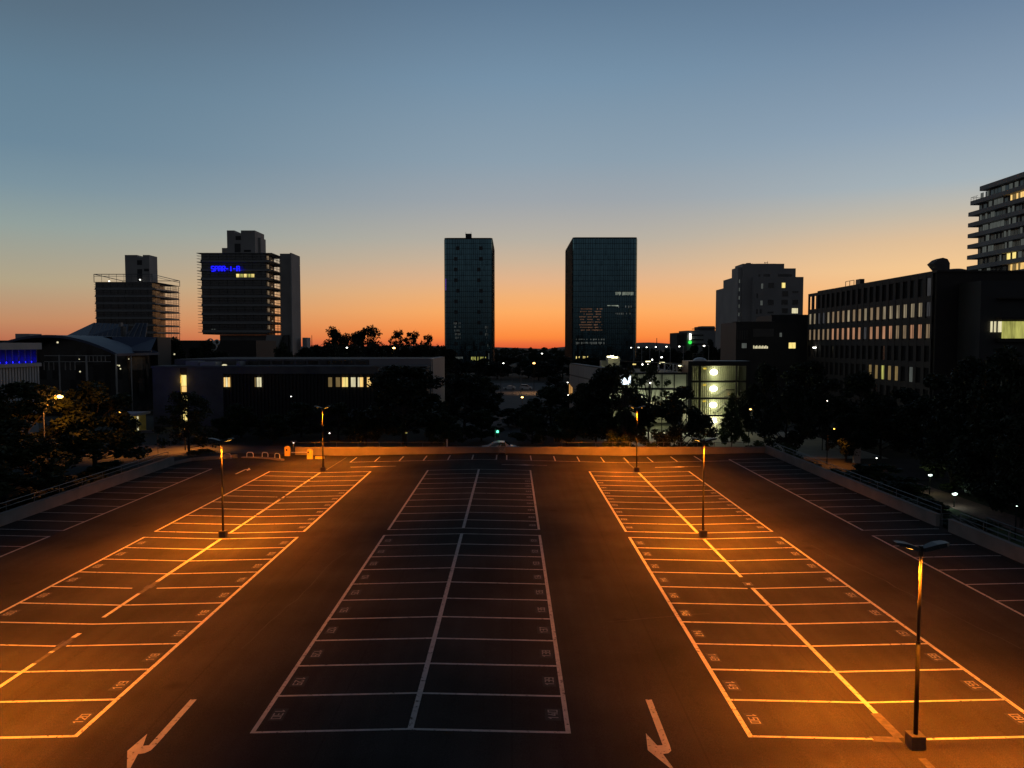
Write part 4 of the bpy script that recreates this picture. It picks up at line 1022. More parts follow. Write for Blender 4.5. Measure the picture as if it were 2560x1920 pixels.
# flights rising to the right in front of the lamps
for k, (px0, py0, px1, py1) in enumerate(((1240, 630, 1410, 515), (1240, 855, 1400, 715), (1225, 1085, 1330, 985))):
    X0, Z0, X1, Z1 = WX(g(px0), Y+1), WZ(gy(py0), Y+1), WX(g(px1), Y+1), WZ(gy(py1), Y+1)
    n_ = 10; m = MB()
    for i in range(n_):
        x = X0+(X1-X0)*i/n_; z = Z0+(Z1-Z0)*i/n_; m.box(x, x+(X1-X0)/n_*1.1, Y+.6, Y+1.7, z+.08, z+.14)
    m.extY([(X0, Z0-.12), (X0+.2, Z0-.12), (X1, Z1-.25), (X1, Z1-.02)], Y+.55, Y+.6); st = m.build('stair_flight', M['concl'], o)
    MB().box(X1, xc-.13, Y+.6, Y+1.7, Z1-.16, Z1+.02).build('half_landing', M['concd'], o)
    m = MB(); m.tube((X0, Y+.6, Z0+1.0), (X1, Y+.6, Z1+1.0), .03, 4)
    for i in range(8): t = i/7; m.tube((X0+(X1-X0)*t, Y+.6, Z0+(Z1-Z0)*t), (X0+(X1-X0)*t, Y+.6, Z0+(Z1-Z0)*t+1.0), .015, 4)
    m.build('handrail', M['steel'], st)
m = MB(); m.box(xa, xd, Y-.03, Y-.01, zf[3]+.2, zf[0]-.6); m.build('glazing', M['clear'], o)
m = MB(); m.ball((WX(g(1050), Y+1.5), Y+1.5, zroof), 1.2, 14, 8, (1, 1, .5)); m.build('skylight_dome', M['white'], o, smooth=True)
m = MB(); xx0, xx1 = WX(g(965), Y), WX(g(1105), Y)
for z in (1.3, .9): m.tube((xx0, Y+.5, zroof+z), (xx1, Y+.5, zroof+z), .03, 4)
m.tube((xx0, Y+.5, zroof), (xx0, Y+.5, zroof+1.3), .03, 4); m.tube((xx1, Y+.5, zroof), (xx1, Y+.5, zroof+1.3), .03, 4); m.build('roof_railing', M['steel'], o)

o = thing('parking_garage', 'open parking garage left of the lit stairwell, dimly lit decks behind the trees', 'building', (22, 140, -2.9))
gx0, gx1 = 13.2, xo0-.05; zt = WZ(gy(290), Y)
m = MB(); m.box(gx0, gx1, Y+1, Y+24, zt-.25, zt); m.box(gx0, gx1, Y+1, Y+24, zf[1]-2.6, zf[1]-2.35) if False else None
for z in (WZ(gy(520), Y), WZ(gy(750), Y)): m.box(gx0, gx1, Y+1, Y+24, z-.25, z)
m.build('deck', M['concd'], o)
m = MB(); m.box(gx0, gx1, Y+16, Y+16.2, -2.9, zt-.26); m.build('rear_wall', M['cladding'], o)
k = 0
for z0_, z1_ in ((zt-.2, zt-2.6), (WZ(gy(520), Y), WZ(gy(520), Y)-1.9)):
    n_ = 8
    for i in range(n_):
        a = gx0+(gx1-gx0)*i/n_; b = gx0+(gx1-gx0)*(i+1)/n_
        MB().box(a+.08, b-.08, Y+.7, Y+.78, z1_, z0_-.1).build('mesh_panel', M['cladding'], o)
m = MB()
for i in range(9): a = gx0+(gx1-gx0)*i/8; m.box(a-.07, a+.07, Y+.55, Y+.69, -2.9, zt)
m.box(gx0, gx1, Y+.5, Y+.68, zt-.08, zt+.06); m.build('steel_frame', M['black'], o)
# canopy on the top deck
m = MB(); zc0 = WZ(gy(140), Y+10)
m.tube((WX(g(300), Y+16), Y+16, WZ(gy(132), Y+16)), (WX(g(840), Y+3), Y+3, WZ(gy(185), Y+3)), .09, 5); m.tube((WX(g(-300), Y+16), Y+16, WZ(gy(115), Y+16)), (WX(g(820), Y+8), Y+8, WZ(gy(158), Y+8)), .06, 5)
m.build('canopy_beam', M['steel'], o)
m = MB()
for px in (480, 565, 685, 735, 825):
    x = WX(g(px), Y+6); m.box(x-.12, x+.12, Y+5.9, Y+6.1, zt, WZ(gy(170), Y+6))
for a, b in ((590, 650), (690, 735), (740, 820)):
    m.tube((WX(g(a), Y+6), Y+6, zt+.2), (WX(g(b), Y+6), Y+6, WZ(gy(180), Y+6)), .04, 4); m.tube((WX(g(b), Y+6), Y+6, zt+.2), (WX(g(a), Y+6), Y+6, WZ(gy(180), Y+6)), .04, 4)
m.build('canopy_post', M['white'], o)
for px, py, w, k in ((335, 135, 60, 'tube'), (528, 150, 75, 'tube'), (775, 186, 34, 'tube'), (845, 210, 46, 'sodiumh'), (-205, 65, 55, 'tube'), (-130, 75, 90, 'tube'), (-165, 58, 45, 'tube'), (145, 170, 45, 'yellow'), (258, 172, 14, 'whitel'), (340, 172, 18, 'whitel'), (392, 106, 12, 'whitel'), (522, 73, 20, 'whitel'), (364, 428, 30, 'whitel')):
    yy = Y+(6 if py > 180 else 12) if py < 400 else Y+.4
    x = WX(g(px), yy); z = WZ(gy(py), yy); ww = w*.18*yy/1900
    MB().box(x-ww/2, x+ww/2, yy-.1, yy+.1, z-.12, z+.12).build('ceiling_light', E_[k], o)
for x, z in ((17, zt+2.2), (25, zt+2.2), (17, 2.6), (25, 2.6), (17, -1), (27, -1)): light('lamp_light', 'POINT', (x, Y+8, z), 22 if z > 6 else 330, (1, .95, .5), o, .4)
for x in (16.5, 22, 28.5):
    MB().box(x-.3, x+.3, Y+.3, Y+.48, 1.4, 1.6).build('wall_lamp', E_['tube'], o); light('lamp_light', 'POINT', (x, Y-.5, 1.6), 420, (.92, 1, .62), o, .2)
bx(o, 'ticket_office', M['cladding'], WX(1520, Y+14), WX(1550, Y+14), Y+14, Y+17, zt, zt+2.6)
bx(o, 'ticket_office', M['cladding'], WX(1503, Y+16), WX(1518, Y+16), Y+16, Y+18, zt, zt+1.8)
# white panelled wing at its left corner
o = thing('panelled_wing', 'pale panelled wall in the middle distance with orange strips at its foot', 'building', (11.5, 128, -2.5))
a = (WX(1425, 139), 139); b = (WX(1505, 112), 112); L_ = math.hypot(b[0]-a[0], b[1]-a[1]); z1 = WZ(908, 139)
ang = math.atan2(b[1]-a[1], b[0]-a[0]); ux, uy = (b[0]-a[0])/L_, (b[1]-a[1])/L_; wx, wy = -uy*-1, ux*-1
def slab(m, s0, s1, z0, z1, off, th_):
    c = (a[0]+ux*(s0+s1)/2-uy*(off), a[1]+uy*(s0+s1)/2+ux*(off)); return m.obox(c, (s1-s0, th_), ang, z0, z1)
slab(MB(), 0, L_, -2.8, z1, .6, 1.2).build('wall', M['dark'], o)
m = MB()
for i in range(12):
    for z0_, z1__ in ((z1-2.0, z1-.1), (z1-4.4, z1-2.15), (-2.6, z1-4.55)): slab(m, L_*i/12+.1, L_*(i+1)/12-.1, z0_, z1__-.08, -.05, .09)
m.build('panels', M['panel'], o)
for i in range(4): slab(MB(), L_*(i*.035+.005), L_*(i*.035+.02), WZ(990, 136), WZ(962+i*2, 136), -.14, .06).build('light_strip', E_['orange' if i else 'dim'] if False else emis('amber_strip', (1, .5, .15), .5, .4, .6), o)
# big white lit screen half hidden by leaves
o = thing('lit_billboard', 'bright bluish white lit panel showing through the leaves left of the stairwell', 'sign', (W(1562, 950, 94.5)[0], 94.5, -2.8))
q = W(1562, 950, 94.5); m = MB(); m.box(q[0]-.6, q[0]+.75, 94.5, 94.58, q[2]-.55, q[2]+.5); m.build('screen', E_['whiteb'], o)
m = MB(); m.box(q[0]-.66, q[0]+.81, 94.59, 94.75, q[2]-.6, q[2]+.56); m.box(q[0]-.08, q[0]+.08, 94.6, 94.74, -2.8, q[2]-1); m.build('frame', M['black'], o)

# ---------- K: long low office with ribbed facade, left middle
Y = 118
def k_(px): return WX(px, Y)
o = thing('low_office', 'long low office with a dark ribbed facade and a few yellow lit windows', 'building', (-35, 125, -.8))
zt = WZ(920, Y); x0, x1 = k_(379), WX(1066, Y)
bx(o, 'wall', M['concd'], x0, k_(448), Y, Y+20, -1.6, zt); bx(o, 'wall', M['concd'], k_(466), k_(556), Y, Y+20, -1.6, zt)
m = MB(); m.box(k_(448), k_(466), Y+.45, Y+20, -1.6, zt-.02); m.box(k_(448)+.01, k_(466)-.01, Y+.05, Y+.44, zt-1.0, zt-.02); m.build('doorway_recess', M['darkb'], o)
bx(o, 'ribbed_wall', M['dark'], k_(556), x1, Y+.3, Y+20, -1.6, zt)
m = MB(); x = k_(556)+.2
while x < x1: m.box(x, x+.1, Y-.05, Y+.299, -1.6, zt-.9); x += .55
m.build('ribs', M['black'], o)
bx(o, 'roof_edge', M['concd'], x0-.15, x1+.1, Y-.2, Y+20.1, zt+.003, zt+.3)
bx(o, 'fascia', M['concd'], k_(556)+.01, x1, Y-.12, Y-.06, zt-.9, zt)
bx(o, 'upper_storey', M['concd'], WX(435, 124), WX(1066, 124), 124, 145, zt+.3, WZ(898, 124))
bx(o, 'end_storey', M['panel'], WX(1064, 124)-9, WX(1066, 124)+.9, 122.9, 123.95, -1, WZ(896.5, 123)); bx(o, 'pale_end_wall', M['panel'], WX(1066, 124)+.001, WX(1066, 124)+1.0, 124, 146, -1, WZ(897, 124))
# lit door and lamps
MB().box(k_(448)+.02, k_(448)+.1, Y-.02, Y+.28, WZ(985, Y), WZ(935, Y)).build('lit_reveal', M['yellow'], o)
w = MB().box(k_(449.5), k_(461), Y+.3, Y+.44, WZ(965, Y), WZ(938, Y)).build('lit_or_mirrored_window', E_['yellow'], o)
MB().box(k_(450), k_(461), Y+.3, Y+.44, WZ(980, Y), WZ(966, Y)).build('lit_or_mirrored_window', E_['warm'], o)
MB().box(k_(449.5), k_(462), Y+.3, Y+.44, WZ(1003, Y), WZ(990, Y)).build('lit_or_mirrored_window', E_['yellow'], o)
MB().box(k_(452), k_(461), Y+.3, Y+.44, WZ(1080, Y), WZ(1018, Y)).build('lit_or_mirrored_window', E_['yellow'], o)
light('lamp_light', 'POINT', (k_(456), Y-.3, WZ(950, Y)), 22, (1, .65, .2), o, .2)
for px, w_, kk in ((558.5, 3.5, 'warm'), (563.5, 3.5, 'pale'), (568.5, 5, 'warm'), (636, 2.2, 'dim'), (641, 5, 'pale'), (647.5, 4.5, 'pale'), (820, 9, 'dim'), (839, 10, 'dim'), (854.5, 2.5, 'warm'), (857.5, 5, 'yellow'), (863.5, 5.2, 'yellow'), (877, 11, 'pale'), (894, 4, 'pale'), (899, 8, 'warm'), (917, 10, 'warm')):
    zz0, zz1 = WZ(967, Y), WZ(943.5, Y)
    win_front(o, k_(px), k_(px+w_), Y-.06, zz0, zz1, E_[kk], proud=.08)
for px, py, s in ((542, 918.5, 11),): MB().ball((k_(px), Y+3, zt+.35), .35, 12, 6, (1.2, 1, .5)).build('roof_lamp', E_['pale'], o)
for px, w_, h_, kk in ((463, 32, 11, 'panel'), (498, 40, 9, 'conct'), (590, 9, 10, 'panel')): bx(o, 'roof_unit', M[kk], WX(px, 121), WX(px+w_, 121), 121, 123.6, zt+.31, zt+.31+h_*.063)
for i in range(14): bx(o, 'upper_window', M['bronze'], WX(620+i*30, 124), WX(644+i*30, 124), 123.9, 123.99, zt+.45, zt+1.0)

# ---------- L: barrel-roofed hall with roof glazing
o = thing('barrel_roof_hall', 'low hall with an arched blue-grey roof, ridge glazing and thin columns', 'building', (-95, 160, -1))
Y = 150; xa, xm, xb = WX(-60, Y), WX(116, Y), WX(292, Y); zh, zf_ = WZ(837, Y), WZ(884, Y)
arc = []
for i in range(17):
    t = i/16; x = xa+(xb-xa)*t; arc.append((x, zf_+(zh-zf_)*(1-(2*t-1)**2)))
poly = arc+[(x, z-.5) for x, z in reversed(arc)]
MB().extY(poly, Y, Y+18).build('arched_roof', M['roofblue'], o)
MB().extY([(xa+1, -2)]+[(x, z-.52) for x, z in arc[1:-1]]+[(xb-1, -2)], Y+7, Y+17).build('glass_wall', M['bronze'], o)
m = MB(); m.add([(WX(170, 168), 168.1, WZ(840, 168)), (WX(392, 168), 168.1, WZ(843, 168)), (WX(376, 158), 158, WZ(878, 158)), (WX(300, 158), 158, WZ(878, 158)), (xm+6, 163, WZ(842, 163))], [(0, 1, 2, 3, 4)])
m.extY([(WX(292, 158), WZ(877, 158)), (WX(378, 158), WZ(877, 158)), (WX(378, 158), WZ(881, 158)), (WX(292, 158), WZ(881, 158))], 157.8, 158.2)
m.build('side_roof', M['roofblue'], o); MB().box(WX(60, 168), WX(392, 168), 168.4, 175, -1, WZ(843, 168)).build('rear_wall', M['dark'], o)
MB().box(WX(292, 158), WX(378, 158), 157.95, 158.3, WZ(881, 158)+.01, WZ(876.5, 158)).build('gutter', M['concl'], o)
# ridge glazing prisms
def rg(px): return WX(px*.28933, 172)
def rz_(py): return WZ(540+py*.28933, 172)
m = MB()
m.add([(rg(580), 172, rz_(1032)), (rg(690), 178, rz_(915)), (rg(1000), 178, rz_(932)), (rg(1100), 172, rz_(1046)), (rg(800), 170, rz_(1040))], [(0, 4, 1), (4, 3, 2, 1)])
m.add([(rg(1105), 171, rz_(1048)), (rg(1085), 177, rz_(918)), (rg(1190), 177, rz_(922)), (rg(1278), 171, rz_(1052))], [(0, 3, 2, 1)])
m.add([(rg(580), 172.2, rz_(1060)), (rg(1290), 172.2, rz_(1060)), (rg(1290), 172.2, rz_(1040)), (rg(580), 172.2, rz_(1040))], [(0, 1, 2, 3)]); m.build('ridge_glazing', M['solar'], o)
m = MB()
for i in range(9):
    t = i/8; m.tube((rg(800+290*t), 170.2+1.6*t, rz_(1040+6*t)), (rg(700+290*t), 177.8, rz_(917+14*t)), .12, 4)
for i in range(4):
    t = i/3; m.tube((rg(1125+150*t), 171, rz_(1046)), (rg(1090+100*t), 176.8, rz_(920)), .12, 4)
m.tube((rg(800), 170, rz_(1041)), (rg(1100), 172, rz_(1047)), .22, 4); m.tube((rg(1105), 171, rz_(1050)), (rg(1280), 171, rz_(1052)), .22, 4); m.build('glazing_bar', M['panel'], o)
bx(o, 'vent_stack', M['panel'], rg(1052), rg(1068), 171, 172, rz_(960), rz_(922)); bx(o, 'vent_stack', M['concd'], rg(1075), rg(1100), 170.5, 171.5, rz_(1040), rz_(955))
for px, pa, pb, w in ((147, 887, 930, 3.5), (215, 888, 960, 4.6), (289, 884, 1020, 4.2), (327, 890, 935, 2.4)):
    x = WX(px, Y-1); r = w*.5*Y/1900; m = MB(); m.tube((x, Y-1, -2), (x, Y-1, WZ(pa, Y)), r, 10); m.build('column', M['conct'], o, smooth=True)
m = MB()
for py in (889, 904): m.box(WX(110, Y-.5), WX(275, Y-.5), Y-.6, Y-.4, WZ(py, Y)-.07, WZ(py, Y)+.07)
for px in list(range(112, 146, 12))+list(range(165, 200, 12))+list(range(225, 275, 10)): m.box(WX(px, Y), WX(px+1.3, Y), Y-.6, Y-.4, WZ(904 if px > 220 else 925, Y), WZ(890 if px > 220 else 905, Y))
m.build('steel_frame', M['conct'], o)
for px, py, s in ((198, 898, 2.6), (200, 929, 4), (298, 914, 4.5), (293.5, 913, 2.5), (301, 922, 3.5), (322, 897.5, 2.5), (436, 885.5, 4), (144, 856, 5)):
    q = W(px, py, Y-1.5); MB().ball(q, s*.5*Y/1900, 8, 6).build('hanging_lamp', E_['pale'], o)
bx(tag(MB().box(WX(-40, 230), WX(640, 230), 230, 250, -3, WZ(851, 230)).build('far_hall', M['darkb']), 'long dark flat roof far behind the barrel-roofed hall', 'building'), 'roof_box', M['concl'], WX(28, 230), WX(64, 230), 232, 238, WZ(851, 230), WZ(834, 230))

# ---------- M: blue-lit ribbed building at the left edge
o = thing('ribbed_hall', 'pale ribbed hall at the left edge with a glowing blue band below its roof', 'building', (-75, 90, -1))
Xf = -68.2; ya, yb = 60, 110.0; ztp = WZ(857, 110); zl1, zl0 = WZ(907, 110), WZ(915.5, 110); zb_ = WZ(1003, 108)+.2
MB().box(-95, Xf-.6, ya, yb, -1.2, zl0-.01).build('lower_wall', M['ribbed'], o)
MB().box(-95, Xf, ya, yb+.2, zl0, zl1).build('ledge', M['concl'], o)
MB().box(-95, Xf-1.0, ya, yb, zl1+.003, ztp-1.0).build('upper_wall', M['ribbed'], o)
MB().box(-95.2, Xf+.1, ya, yb+.2, ztp-.95, ztp).build('roof_edge', M['concl'], o)
MB().box(-95, Xf+.05, ya, yb+.2, zb_-.45, zb_).build('ledge', M['concl'], o)
m = MB(); y = ya+.3
while y < yb: m.box(Xf-.62, Xf-.42, y, y+.32, zb_+.01, zl0-.01); y += .62
m.build('ribs', M['ribbed'], o)
m = MB(); y = ya+.9
while y < yb: MB().box(Xf-1.0, Xf-.3, y, y+.16, zl1+.005, ztp-.96).build('fin', M['dark'], o); y += 1.35
y = ya+27
k = 0
while y < yb-.6:
    lz = zl1+.18; MB().ball((Xf-.65, y, lz), .2, 10, 6, (1, 1.6, .8)).build('cove_lamp', E_['bluew'], o)
    light('lamp_light', 'POINT', (Xf-.72, y, lz+.25), 38, (.01, .012, 1), o, .1); y += 1.35; k += 1

# ---------- N: kiosk
o = thing('gate_kiosk', 'small flat-roofed kiosk with a lit edge by the low office', 'kiosk', (-56, 109, -.8)); Y = 109
def n_(px): return WX(px*.18083, Y)
def nz_(py): return WZ(860+py*.18083, Y)
bx(o, 'roof', M['concl'], n_(1525), n_(1920), Y-1, Y+3, nz_(985), nz_(955)); bx(o, 'side_panel', M['panel'], n_(1565), n_(1650), Y-.3, Y-.1, nz_(1242), nz_(990)); bx(o, 'wall', M['yellow'], n_(1665), n_(1880), Y+.4, Y+2.4, nz_(1262), nz_(990))
MB().box(n_(1880), n_(1893), Y-.3, Y-.1, nz_(1195), nz_(1000)).build('light_strip', E_['pale'], o); light('lamp_light', 'POINT', (n_(1800), Y-1.0, nz_(1010)), 7, (1, .85, .4), o, .1)
for px, py in ((1773, 1098), (1790, 1168)): MB().ball((n_(px), Y+.35, nz_(py)), .1, 8, 6).build('reflection_disc', M['white'], o)
bx(tag(MB().box(n_(1900), n_(2110), Y-.5, Y-.2, nz_(1225), nz_(1195)).build('garden_wall', M['concrete']), 'low pale garden wall right of the kiosk', 'wall'), 'coping', M['concrete'], n_(1900)-.05, n_(2110)+.05, Y-.55, Y-.15, nz_(1195)+.003, nz_(1190))
for a, b, lb in ((1445, 1475, 'tiny'), (1505, 1640, 'long'), (1970, 2080, 'short')):
    z = nz_(1270); MB
    tag(MB().box(n_(a), n_(b), Y-1.6, Y-1.5, z-.05, z+.07).build('kerb_light', E_['pale' if lb != 'long' else 'grey']), {'tiny': 'tiny white kerb light left of the kiosk', 'long': 'long faint kerb light strip in front of the kiosk', 'short': 'short kerb light strip right of the kiosk'}[lb], 'light')

# ------------------------------------------------------------------ trees
def leaf_cloud(m, rnd, clumps, n, ls, flat=.75):
    """small leaf-sized faces gathered in clumps"""
    tot = sum(r*r for _, r in clumps)
    for c, r in clumps:
        k = max(6, int(n*r*r/tot))
        for _ in range(k):
            d = Vector((rnd.gauss(0, 1), rnd.gauss(0, 1), rnd.gauss(0, 1))).normalized()*r*(rnd.random()**.45)
            p = Vector(c)+Vector((d.x, d.y, d.z*flat))
            a = Vector((rnd.uniform(-1, 1), rnd.uniform(-1, 1), rnd.uniform(-.6, .6))).normalized(); b = a.cross(Vector((rnd.uniform(-1, 1), rnd.uniform(-1, 1), rnd.uniform(-1, 1)))).normalized()
            s = ls*rnd.uniform(.6, 1.35); a *= s*.62; b *= s*.38
            m.add([tuple(p-a), tuple(p+b), tuple(p+a), tuple(p-b)], [(0, 1, 2, 3)])
def tree_proto(kind, seed):
    """10 m high, 8 m wide tree standing at the origin"""
    rnd = random.Random(seed); tr = MB(); cl = []
    if kind == 'broad':
        tr.tube((0, 0, -.4), (0, 0, 2.2), .22, 8, .16); tr.tube((0, 0, 2.2), (.15, .1, 7.2), .16, 6, .05)
        for i in range(46):
            t = rnd.random(); a = rnd.uniform(0, 2*math.pi); z = 1.9+7.3*t
            R_ = 4.0*math.sin(math.pi*min(.97, (.16+.84*t)**.8))**.6*rnd.uniform(.45, 1.0)
            R_ = max(.3, R_); c = (R_*math.cos(a), R_*math.sin(a), z); cl.append((c, rnd.uniform(.65, 1.25)))
            if i % 2 == 0: z0 = max(1.4, z-2.2*rnd.random()-.8); tr.tube((0, 0, z0), c, .07, 4, .02)
        n, ls, mt = 9500, .31, M['leafA']
    elif kind == 'sparse':
        tr.tube((0, 0, -.4), (0, 0, 4), .16, 6, .1)
        for i in range(40):
            a = rnd.uniform(0, 2*math.pi); z = rnd.uniform(3.5, 10); R_ = 3.6*rnd.random()**.6*(1.1-abs(z-6.5)/5); c = (R_*math.cos(a), R_*math.sin(a), z)
            tr.tube((0, 0, z*.45), c, .055, 4, .02); cl.append((c, rnd.uniform(.35, .7)))
            c2 = (c[0]*1.1+rnd.uniform(-.4, .4), c[1]*1.1, c[2]+rnd.uniform(.3, 1)); tr.tube(c, c2, .025, 3, .01)
        n, ls, mt = 1500, .34, M['leafA']
    elif kind == 'pine':
        tr.tube((0, 0, -.4), (.1, 0, 9.4), .2, 7, .05)
        for i in range(34):
            z = 1.8+7.9*i/34; a = rnd.uniform(0, 2*math.pi); R_ = (3.7*(1-(z/10.8)**4)+.2)*rnd.uniform(.5, 1.05); c = (R_*math.cos(a), R_*math.sin(a), z+rnd.uniform(-.2, .3))
            tr.tube((0, 0, z-.6), c, .07, 4, .02); cl += [(c, rnd.uniform(.8, 1.2)), ((c[0]*.5, c[1]*.5, z), .8)]
        n, ls, mt = 7500, .28, M['leafC']
    elif kind == 'cone':
        tr.tube((0, 0, -.4), (0, 0, 9.4), .15, 6, .03)
        for i in range(60):
            z = 1.2+8.6*i/60; a = i*2.4; R_ = 3.9*(1-z/10.1)*rnd.uniform(.55, 1.0)+.1; c = (R_*math.cos(a), R_*math.sin(a), z); cl.append((c, .3+.75*(1-z/10))); 
            if i % 3 == 0: tr.tube((0, 0, z-.3), c, .04, 4, .015)
        n, ls, mt = 5200, .36, M['leafB']
    elif kind == 'bush':
        for i in range(6): a = i*1.05; tr.tube((0, 0, -.4), (2.2*math.cos(a), 2.2*math.sin(a), 5), .12, 4, .04)
        for i in range(26):
            a = rnd.uniform(0, 2*math.pi); R_ = 3.3*rnd.random()**.5; z = rnd.uniform(1.2, 8.6)*math.sqrt(max(.08, 1-(R_/4.3)**2)); cl.append(((R_*math.cos(a), R_*math.sin(a), z), rnd.uniform(.9, 1.5)))
        n, ls, mt = 3000, .6, M['leafA']
    m = MB(); leaf_cloud(m, rnd, cl, n, ls)
    return tr, m, mt
PROTO = {}
def protos():
    for nm, kd, seeds in (('broad', 'broad', (1, 2, 3, 4)), ('sparse', 'sparse', (5,)), ('pine', 'pine', (6, 7)), ('cone', 'cone', (8,)), ('bush', 'bush', (9, 10))):
        PROTO[nm] = []
        for sd in seeds:
            tr, cr, mt = tree_proto(kd, sd)
            a = bpy.data.meshes.new('trunk'); a.from_pydata(tr.v, [], tr.f); a.materials.append(M['bark'])
            b = bpy.data.meshes.new('crown'); b.from_pydata(cr.v, [], cr.f); b.materials.append(mt)
            PROTO[nm].append((a, b))
protos()
cnt = {}
def tree(kind, X_, Y_, zt, wid, label, leaf=None, zb=None, group=None, name=None):
    """crown top at height zt, crown wid metres wide"""
    zb = th(X_, Y_) if zb is None else zb
    cnt[kind] = cnt.get(kind, -1)+1; a, b = PROTO[kind][cnt[kind] % len(PROTO[kind])]
    nm = name or {'broad': 'leafy_tree', 'sparse': 'young_tree', 'pine': 'pine_tree', 'cone': 'cone_tree', 'bush': 'shrub'}[kind]
    o = thing(nm, label, 'shrub' if kind == 'bush' else 'tree', (X_, Y_, zb), group, random.uniform(0, 6.28))
    s = (zt-zb)/10.0; w = wid/7.3; o.scale = (w, w, s)
    for me, nn_ in ((a, 'trunk' if kind != 'bush' else 'stem'), (b, 'crown')):
        c = bpy.data.objects.new(nn_, me); COL.objects.link(c); c.parent = o
        if nn_ == 'crown' and leaf: 
            c.material_slots[0].link = 'OBJECT'; c.material_slots[0].material = leaf
    return o
def dtree(kind, xd, topd, Y_, wd, label, **k):
    p = D(xd, topd, Y_); return tree(kind, p[0], Y_, p[2], wd*1.15731*Y_/1900, label, **k)
# left of the lot
GL_ = 'dark trees outside the left parapet'
for X_, Y_, zt_, w_, lb in ((-42, 76, 8.9, 9, 'farthest dark tree outside the left parapet, above the orange street lamp'), (-45, 70, 9.3, 9, 'broad dark tree outside the left parapet, tallest behind the lamp post'), (-40.5, 60, 6.6, 9, 'dark tree outside the left parapet, leaves lit orange at its rim'),
        (-42, 53, 6.2, 9.5, 'dark tree outside the left parapet, in front of the ribbed hall foot'), (-47, 57, 7.4, 10, 'dark tree at the left frame edge below the ribbed hall'), (-49, 70, 7.2, 9, 'dark tree right in front of the ribbed hall'), (-40.5, 46, 4.2, 7.5, 'lowest dark tree outside the left parapet, cut by the frame')):
    tree('broad', X_, Y_, zt_, w_, lb, group=GL_)
for i in range(8):
    tree('bush', -37.2-(i % 2)*1.3, 41+i*4.4, 1.0+.5*(i % 3), 4.6, 'dark shrub against the outside of the left parapet railing', zb=-.9, group='shrubs along the left parapet')
dtree('pine', 405, 846, 87, 106, 'dark tree with drooping branches in front of the lit door of the low office', leaf=M['leafA'], zb=-.5)
dtree('bush', 437, 965, 85.5, 70, 'low dark shrub under the tree by the lit door', zb=-.5)
GB = 'dark trees in front of the low office'
for xd, td, Y_, w, lb in ((475, 900, 100, 60, 'small dark tree right of the tree by the lit door'), (520, 868, 103, 85, 'dark tree in front of the ribbed wall, below the second lit window'), (590, 890, 98, 80, 'low dark tree behind the ticket column'), (650, 866, 104, 90, 'dark tree behind the farthest left lamp pole'),
        (730, 868, 101, 90, 'dark tree left of the big black tree'), (790, 880, 96, 70, 'low dark tree under the row of lit windows')):
    dtree('broad', xd, td, Y_, w, lb, zb=-.6, group=GB)
dtree('broad', 872, 780, 97, 190, 'big black tree hiding the right end of the low office', zb=-.6, leaf=M['leafC'])
dtree('broad', 928, 845, 101, 90, 'dark tree right behind the big black tree', zb=-.6, group=GB)
dtree('broad', 1003, 806, 112, 125, 'broad dark tree below the slimmer glass tower', zb=-.6, leaf=M['leafC'])
for xd, td, Y_, w, lb in ((960, 885, 95, 80, 'dark tree left of the green signal light'), (1040, 880, 100, 80, 'dark tree above the white saloon car'), (1098, 880, 118, 70, 'dark tree below the distant white van'), (1190, 832, 108, 130, 'broad dark tree left of the panelled wing'), (1150, 885, 97, 80, 'low dark tree right of the orange lamp'), (1225, 875, 96, 80, 'dark tree behind the middle of the far wall'), (1262, 822, 104, 70, 'narrow dark tree in front of the panelled wing')):
    dtree('broad', xd, td, Y_, w, lb, zb=-.8, group='dark trees beyond the far wall')
dtree('broad', 1322, 786, 98, 150, 'large black tree in front of the lit billboard', zb=-1.5, leaf=M['leafC'])
dtree('sparse', 1402, 790, 112, 100, 'thin green tree with glowing decks behind it', zb=-2.8, leaf=M['leafB'])
dtree('sparse', 1352, 792, 92.5, 74, 'thin tree with leaves crossing the lit billboard', zb=-2.5)
dtree('broad', 1288, 806, 101, 84, 'dark tree touching the foot of the panelled wing', zb=-1.5, leaf=M['leafC'])
dtree('broad', 1352, 880, 95, 80, 'dark tree between the black tree and the round tree', zb=-2, group='dark trees beyond the far wall')
dtree('broad', 1474, 826, 90.5, 122, 'round tree with a bare trunk standing against the lit stairwell', zb=-2.8, leaf=M['leafC'])
dtree('cone', 1582, 846, 112, 66, 'slim cone-shaped green tree in front of the lit stairwell', zb=-2.9, leaf=M['leafB'])
for xd, td, Y_, w, lb in ((1330, 915, 89.5, 70, 'shrub behind the far wall under the black tree'), (1410, 935, 88.5, 55, 'green shrub behind the wall left of the round tree'), (1525, 942, 104, 30, 'small shrub on the plaza by the pole of the middle lamp'), (1640, 935, 92, 70, 'shrub at the right end of the plaza'), (1700, 945, 88, 60, 'shrub in the far right corner of the lot'), (1610, 955, 90, 40, 'small shrub at the plaza edge')):
    dtree('bush', xd, td, Y_, w, lb, zb=-2.9, leaf=M['leafB'])
GR = 'dark trees on the right'
